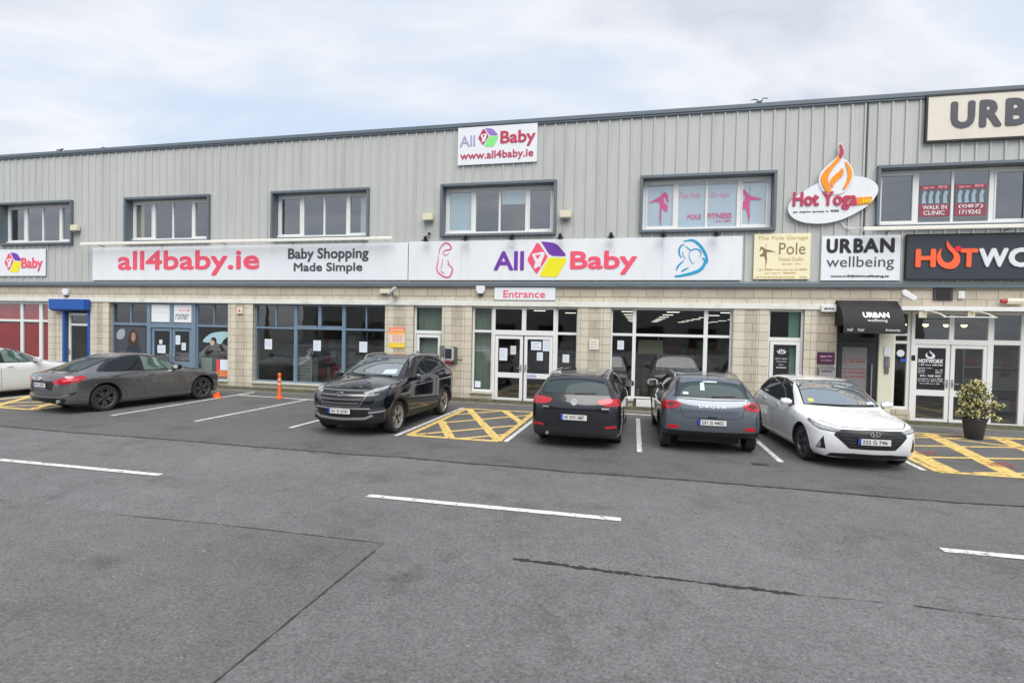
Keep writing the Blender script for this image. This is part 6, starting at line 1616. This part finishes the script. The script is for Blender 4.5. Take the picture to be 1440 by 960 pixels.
hatch('hatched_box',4.66,9.3,-5.03,-1.25,[((5.0,-1.3),(4.87,-4.95)),((6.25,-1.3),(5.70,-5.0)),((7.5,-1.3),(6.9,-5.0)),((8.6,-1.3),(8.1,-5.0))],
      [((4.7,-4.0),(9.2,-2.9)),((4.7,-3.0),(9.2,-1.9)),((4.7,-2.1),(8.0,-1.3)),((5.2,-4.95),(9.2,-3.9)),((5.6,-1.3),(9.2,-3.5))],wa=2.0)
line('red_marking',(5.0,-3.7),(5.35,-3.4),.22,rp_,.0035); line('red_marking',(5.75,-4.3),(6.2,-4.0),.26,rp_,.0035); line('red_marking',(5.8,-3.95),(6.1,-4.4),.12,rp_,.0038)
# narrow concrete apron along the wall
sheet('pavement',[(-45,-.42),(30,-.40),(30,.02),(-45,.02)],.0,pm('apron_concrete',(.16,.155,.14),.9,var=.35,vs=3,bump=.2,bs=30,dirt=(.05,.055,.03),dirtamt=.7,dirtscale=5))
# drain cover in the parking strip
f=MB(); f.box(2.05,2.33,-6.02,-5.88,-.003,.003); f.box(2.08,2.30,-6.00,-5.90,.003,.006)
tag(f.build('drain_cover',pm('iron_dark',(.03,.03,.03),.7,var=.3)),'small dark iron cover in the tarmac behind the grey hatchback','drain cover')

# ------------------------------------------------------------------ street things
def bollard(x,y,label,tilt=None):
    o=empty('traffic_bollard',(x,y,0),label,'bollard')
    f=MB(); f.lathe([(.11,0),(.11,.03),(.065,.06),(.05,.12),(.045,.70),(.052,.72),(.052,.76),(.03,.79),(.001,.795)],(x,y,0),n=20); f.build('post',orange,o,smooth=True)
    for z in (.42,.56): 
        f=MB(); f.lathe([(.0495,z),(.0492,z+.07)],(x,y,0),n=20); f.build('reflective_band',pm('band_pale_orange',(.80,.42,.30),.4),o,smooth=True)
    return o
bollard(-10.78,-1.50,'upright orange plastic bollard beside the long blue window')
o=empty('traffic_bollard',(-12.58,-2.0,0),'broken stump of an orange bollard beside the front wheel of the graphite saloon','bollard')
f=MB(); f.lathe([(.12,0),(.12,.025),(.07,.05),(.055,.10),(.060,.16),(.04,.15),(.001,.08)],(-12.58,-2.0,0),n=18); f.build('base',orange,o,smooth=True)
f=MB(); f.cyl((-12.70,-2.05,.04),(-12.56,-1.97,.16),.035,.045,10); f.build('post',MATS['orange_plastic'],o,smooth=True)
# planter
px,py=7.62,-1.75
o=empty('plant_pot',(px,py,0),'round charcoal plant pot in front of the white doors','pot')
f=MB(); f.lathe([(.001,.0),(.155,0),(.17,.02),(.225,.42),(.24,.43),(.24,.47),(.218,.47),(.21,.42),(.001,.40)],(px,py,0),n=36); f.build('pot',pm('pot_charcoal',(.03,.031,.035),.6,var=.2,vs=8),o,smooth=True)
f=MB(); f.lathe([(.001,.44),(.212,.43)],(px,py,0),n=20); f.build('soil',pm('soil',(.03,.02,.015),.95),o)
sh=empty('flowering_shrub',(px,py,.45),'bushy shrub of cream blossoms growing in the charcoal pot','plant')
random.seed(11)
stem=MB(); leaf=MB(); flo=MB()
def leafquad(mb,c,s,m=0):
    d_=Vector((random.gauss(0,1),random.gauss(0,1),random.gauss(0,.7))).normalized(); u=d_.orthogonal().normalized(); 
    u.rotate(Matrix.Rotation(random.uniform(0,6.28),3,d_)); w=d_.cross(u)
    mb.add([c-u*s*.5,c+w*s*.28+d_*s*.08,c+u*s*.5,c-w*s*.28+d_*s*.08],[(0,1,2,3)],m)
clumps=[]
for i in range(84):
    a=random.uniform(0,6.28); t=random.random(); z=.50+t*.74+random.uniform(-.03,.03); rr=(.25*math.sin(math.pi*min(1,max(0,(z-.26)/1.08)))+.03)*(1+.28*math.sin(3*a+5*z))*random.uniform(.25,1.05)**.6
    clumps.append((Vector((px+rr*math.cos(a),py+rr*math.sin(a),z)),random.uniform(.045,.095)))
clumps+= [(Vector((px+.50,py-.1,.80)),.035),(Vector((px+.40,py-.1,.77)),.045),(Vector((px-.36,py-.1,.62)),.05),(Vector((px+.34,py-.2,.50)),.05),(Vector((px+.05,py,1.27)),.06),(Vector((px-.12,py,1.22)),.05)]
for cpt,cr_ in clumps:
    b0=Vector((px,py,.45)); stem.cyl(b0,cpt,.008,.003,5)
    for k in range(34):
        v=Vector((random.gauss(0,1),random.gauss(0,1),random.gauss(0,1)))*cr_*.62; leafquad(leaf,cpt+v,random.uniform(.035,.065),0 if random.random()<.6 else 1)
    for k in range(random.randint(6,14)):
        v=Vector((random.gauss(0,1),random.gauss(0,1),random.gauss(0,1))).normalized()*cr_*random.uniform(.7,1.25)
        q=cpt+v
        for j in range(6): leafquad(flo,q+Vector((random.gauss(0,.010),random.gauss(0,.010),random.gauss(0,.010))),random.uniform(.026,.044))
stem.build('stem',pm('stem_green',(.06,.07,.03),.8),sh)
leaf.build('foliage',[pm('leaf_green',(.04,.07,.018),.55),pm('leaf_light',(.12,.15,.05),.55)],sh)
flo.build('blossom',pm('blossom_cream',(.80,.71,.38),.7,var=.1,vs=20),sh)
# gulls on the roof edge
def gull(x,z,s,label,wing,flip=1):
    o=empty('gull',(x*K,-.05*K,z*K),label,'bird','gulls at the roof edge')
    X,Z=x*K,z*K; f=MB(); f.sphere((X,-.05,Z+.10*s),.07*s,12,sc=(2.1,1,1)); f.sphere((X+flip*.15*s,-.05,Z+.17*s),.045*s,10); f.cyl((X+flip*.18*s,-.05,Z+.17*s),(X+flip*.25*s,-.05,Z+.155*s),.014*s,.003,6); f.cyl((X-flip*.10*s,-.05,Z+.10*s),(X-flip*.28*s,-.05,Z+.09*s),.04*s,.015*s,8)
    f.build('body',pm('gull_grey',(.09,.10,.11),.7),o,smooth=True)
    for sd in (1,-1):
        w=MB(); L_=[(0,.10,0),(.18,.24+wing,.05),(.36,.27+wing,.09),(.52,.22+wing,.12)]
        V=[]
        for (a,b,c_) in L_: 
            for dy in (.07*(1-a),-.07*(1-a)): V.append((X+sd*a*s*.95,-.05+dy*s-sd*c_*s*.6,Z+b*s))
        w.add(V,[(0,1,3,2),(2,3,5,4),(4,5,7,6)]); w.add([(a,b,c_-.012) for a,b,c_ in V],[(2,3,1,0),(4,5,3,2),(6,7,5,4)])
        w.build('wing',MATS['gull_grey'],o,smooth=True)
gull(2.85,7.86,.42,'dark gull with raised wings on the roof edge over the pole studio window',.06)
gull(-19.4,7.86,.5,'small gull on the roof edge above the leftmost office window',-.10)
gull(-17.6,7.86,.3,'tiny gull far left on the roof edge, right of the larger one',-.18)

# ------------------------------------------------------------------ what stands across the road and is mirrored in the windows
o=empty('warehouse',(-8,-52,0),'long grey warehouse across the road, mirrored in the shop windows','building')
f=MB(); f.box(-45,30,-62,-50,0,6.2); f.build('wall',pm('far_wall',(.34,.34,.32),.8,var=.15,vs=.3),o)
f=MB(); f.box(-45.4,30.4,-62.3,-49.7,6.2,6.6); f.build('roof',trimm,o)
f=MB()
for i in range(12): f.box(-42+6*i,-39+6*i,-49.98,-49.8,.4,2.8)
f.build('window',carglass,o)
def lamp(x,y,label):
    o=empty('street_lamp',(x,y,0),label,'street lamp'); f=MB(); f.cyl((x,y,0),(x,y,8.6),.09,.05,12); f.tube([(x,y,8.6),(x+.1,y,8.95),(x+.5,y,9.15),(x+1.2,y,9.2)],.04,8); f.build('pole',pm('galvanised',(.25,.25,.26),.5,metal=.5),o,smooth=True)
    f=MB(); f.box(x+1.1,x+1.75,y-.12,y+.12,9.12,9.28); f.build('lamp_head',MATS['galvanised'],o,bevel=.03)
lamp(-22,-24,'tall street lamp across the road, mirrored in an office window')
def bare_tree(x,y,h,label,seed):
    random.seed(seed); o=empty('bare_tree',(x,y,0),label,'tree'); tr=MB(); br=MB()
    tr.cyl((x,y,0),(x,y,h*.35),.22,.15,10)
    def grow(p_,d_,l_,r_,k):
        q=p_+d_*l_; br.cyl(p_,q,r_,r_*.65,5,caps=False)
        if k==0: return
        for _ in range(3):
            nd=(d_+Vector((random.gauss(0,.45),random.gauss(0,.45),random.gauss(.1,.3)))).normalized(); grow(q,nd,l_*random.uniform(.6,.85),r_*.6,k-1)
    grow(Vector((x,y,h*.35)),Vector((0,0,1)),h*.2,.13,5)
    tr.build('trunk',pm('bark',(.09,.075,.06),.9),o); br.build('crown',MATS['bark'],o)
bare_tree(-30,-30,9,'bare tree across the road left of the street lamp, mirrored in the leftmost office window',5)
bare_tree(-34,-28,7.5,'smaller bare tree at the far left across the road',6)
# ------------------------------------------------------------------ camera, sky, sun
def setup_view():
    cam = bpy.data.cameras.new('camera'); co = bpy.data.objects.new('camera', cam); COL.objects.link(co)
    yaw,pitch,roll = -0.22621, -0.023453, 0.020294
    fwd = Vector((math.sin(yaw)*math.cos(pitch), math.cos(yaw)*math.cos(pitch), math.sin(pitch)))
    right = Vector((math.cos(yaw), -math.sin(yaw), 0)); up = right.cross(fwd)
    r = right*math.cos(roll)+up*math.sin(roll); u = -right*math.sin(roll)+up*math.cos(roll)
    M = Matrix((r,u,-fwd)).transposed().to_4x4(); M.translation = Vector((0,-14.7587,2.1))*K
    co.matrix_world = M
    cam.sensor_width=36; cam.lens = 760.71/1440*36; cam.clip_end=2000; cam.clip_start=.05
    scene.camera = co
    w = bpy.data.worlds.new('World'); scene.world=w; w.use_nodes=True
    nt=w.node_tree; nt.nodes.clear(); L=nt.links.new
    out=N(nt,'ShaderNodeOutputWorld'); bg=N(nt,'ShaderNodeBackground'); bg.inputs[1].default_value=.108
    EL,AZ = R(55), R(155)
    sky=N(nt,'ShaderNodeTexSky',sky_type='NISHITA'); sky.sun_disc=False; sky.sun_elevation=EL; sky.sun_rotation=AZ
    tc=N(nt,'ShaderNodeTexCoord'); sp=N(nt,'ShaderNodeSeparateXYZ'); L(tc.outputs['Generated'],sp.inputs[0])
    # cloud layer: project the view ray on a flat cloud ceiling
    zz=N(nt,'ShaderNodeMath',operation='ADD'); zz.inputs[1].default_value=.18; L(sp.outputs[2],zz.inputs[0])
    zm=N(nt,'ShaderNodeMath',operation='MAXIMUM'); zm.inputs[1].default_value=.06; L(zz.outputs[0],zm.inputs[0])
    dx=N(nt,'ShaderNodeMath',operation='DIVIDE'); L(sp.outputs[0],dx.inputs[0]); L(zm.outputs[0],dx.inputs[1])
    dy=N(nt,'ShaderNodeMath',operation='DIVIDE'); L(sp.outputs[1],dy.inputs[0]); L(zm.outputs[0],dy.inputs[1])
    cb=N(nt,'ShaderNodeCombineXYZ'); L(dx.outputs[0],cb.inputs[0]); L(dy.outputs[0],cb.inputs[1])
    mp=N(nt,'ShaderNodeMapping'); mp.inputs['Scale'].default_value=(.55,.8,1); mp.inputs['Location'].default_value=(3.1,1.7,0); mp.inputs['Rotation'].default_value=(0,0,R(20)); L(cb.outputs[0],mp.inputs[0])
    n1=N(nt,'ShaderNodeTexNoise'); n1.inputs['Scale'].default_value=1.25; n1.inputs['Detail'].default_value=9; n1.inputs['Roughness'].default_value=.52; n1.inputs['Distortion'].default_value=.35
    L(mp.outputs[0],n1.inputs[0])
    cr=N(nt,'ShaderNodeValToRGB'); e=cr.color_ramp.elements
    e[0].position=.36; e[0].color=(4.3,4.95,6.0,1)
    e[1].position=.70; e[1].color=(5.4,5.5,5.8,1)
    x=e.new(.44); x.color=(5.0,5.4,6.0,1)
    x=e.new(.50); x.color=(5.9,6.0,6.2,1)
    x=e.new(.60); x.color=(4.45,4.7,5.2,1)
    L(n1.outputs[0],cr.inputs[0])
    mx=N(nt,'ShaderNodeMix',data_type='RGBA'); mx.inputs['Factor'].default_value=.88
    L(sky.outputs[0],mx.inputs['A']); L(cr.outputs[0],mx.inputs['B']); L(mx.outputs['Result'],bg.inputs[0]); L(bg.outputs[0],out.inputs[0])
    s=bpy.data.lights.new('sun','SUN'); s.energy=2.4; s.angle=R(58); s.color=(1,.96,.9)
    so=bpy.data.objects.new('sun',s); COL.objects.link(so)
    # direction to the sun; blender sky rotation runs clockwise from +y
    d=Vector((math.sin(AZ)*math.cos(EL), math.cos(AZ)*math.cos(EL), math.sin(EL)))
    so.rotation_euler = d.to_track_quat('Z','Y').to_euler(); so.location=(0,-20,30)
    vs=scene.view_settings; vs.view_transform='Standard'; vs.look='None'; vs.gamma=1; vs.use_curve_mapping=False; vs.exposure=0.62
    scene.display_settings.display_device='sRGB'
    scene.cycles.max_bounces=8; scene.cycles.transparent_max_bounces=24; scene.cycles.use_denoising=True

setup_view()
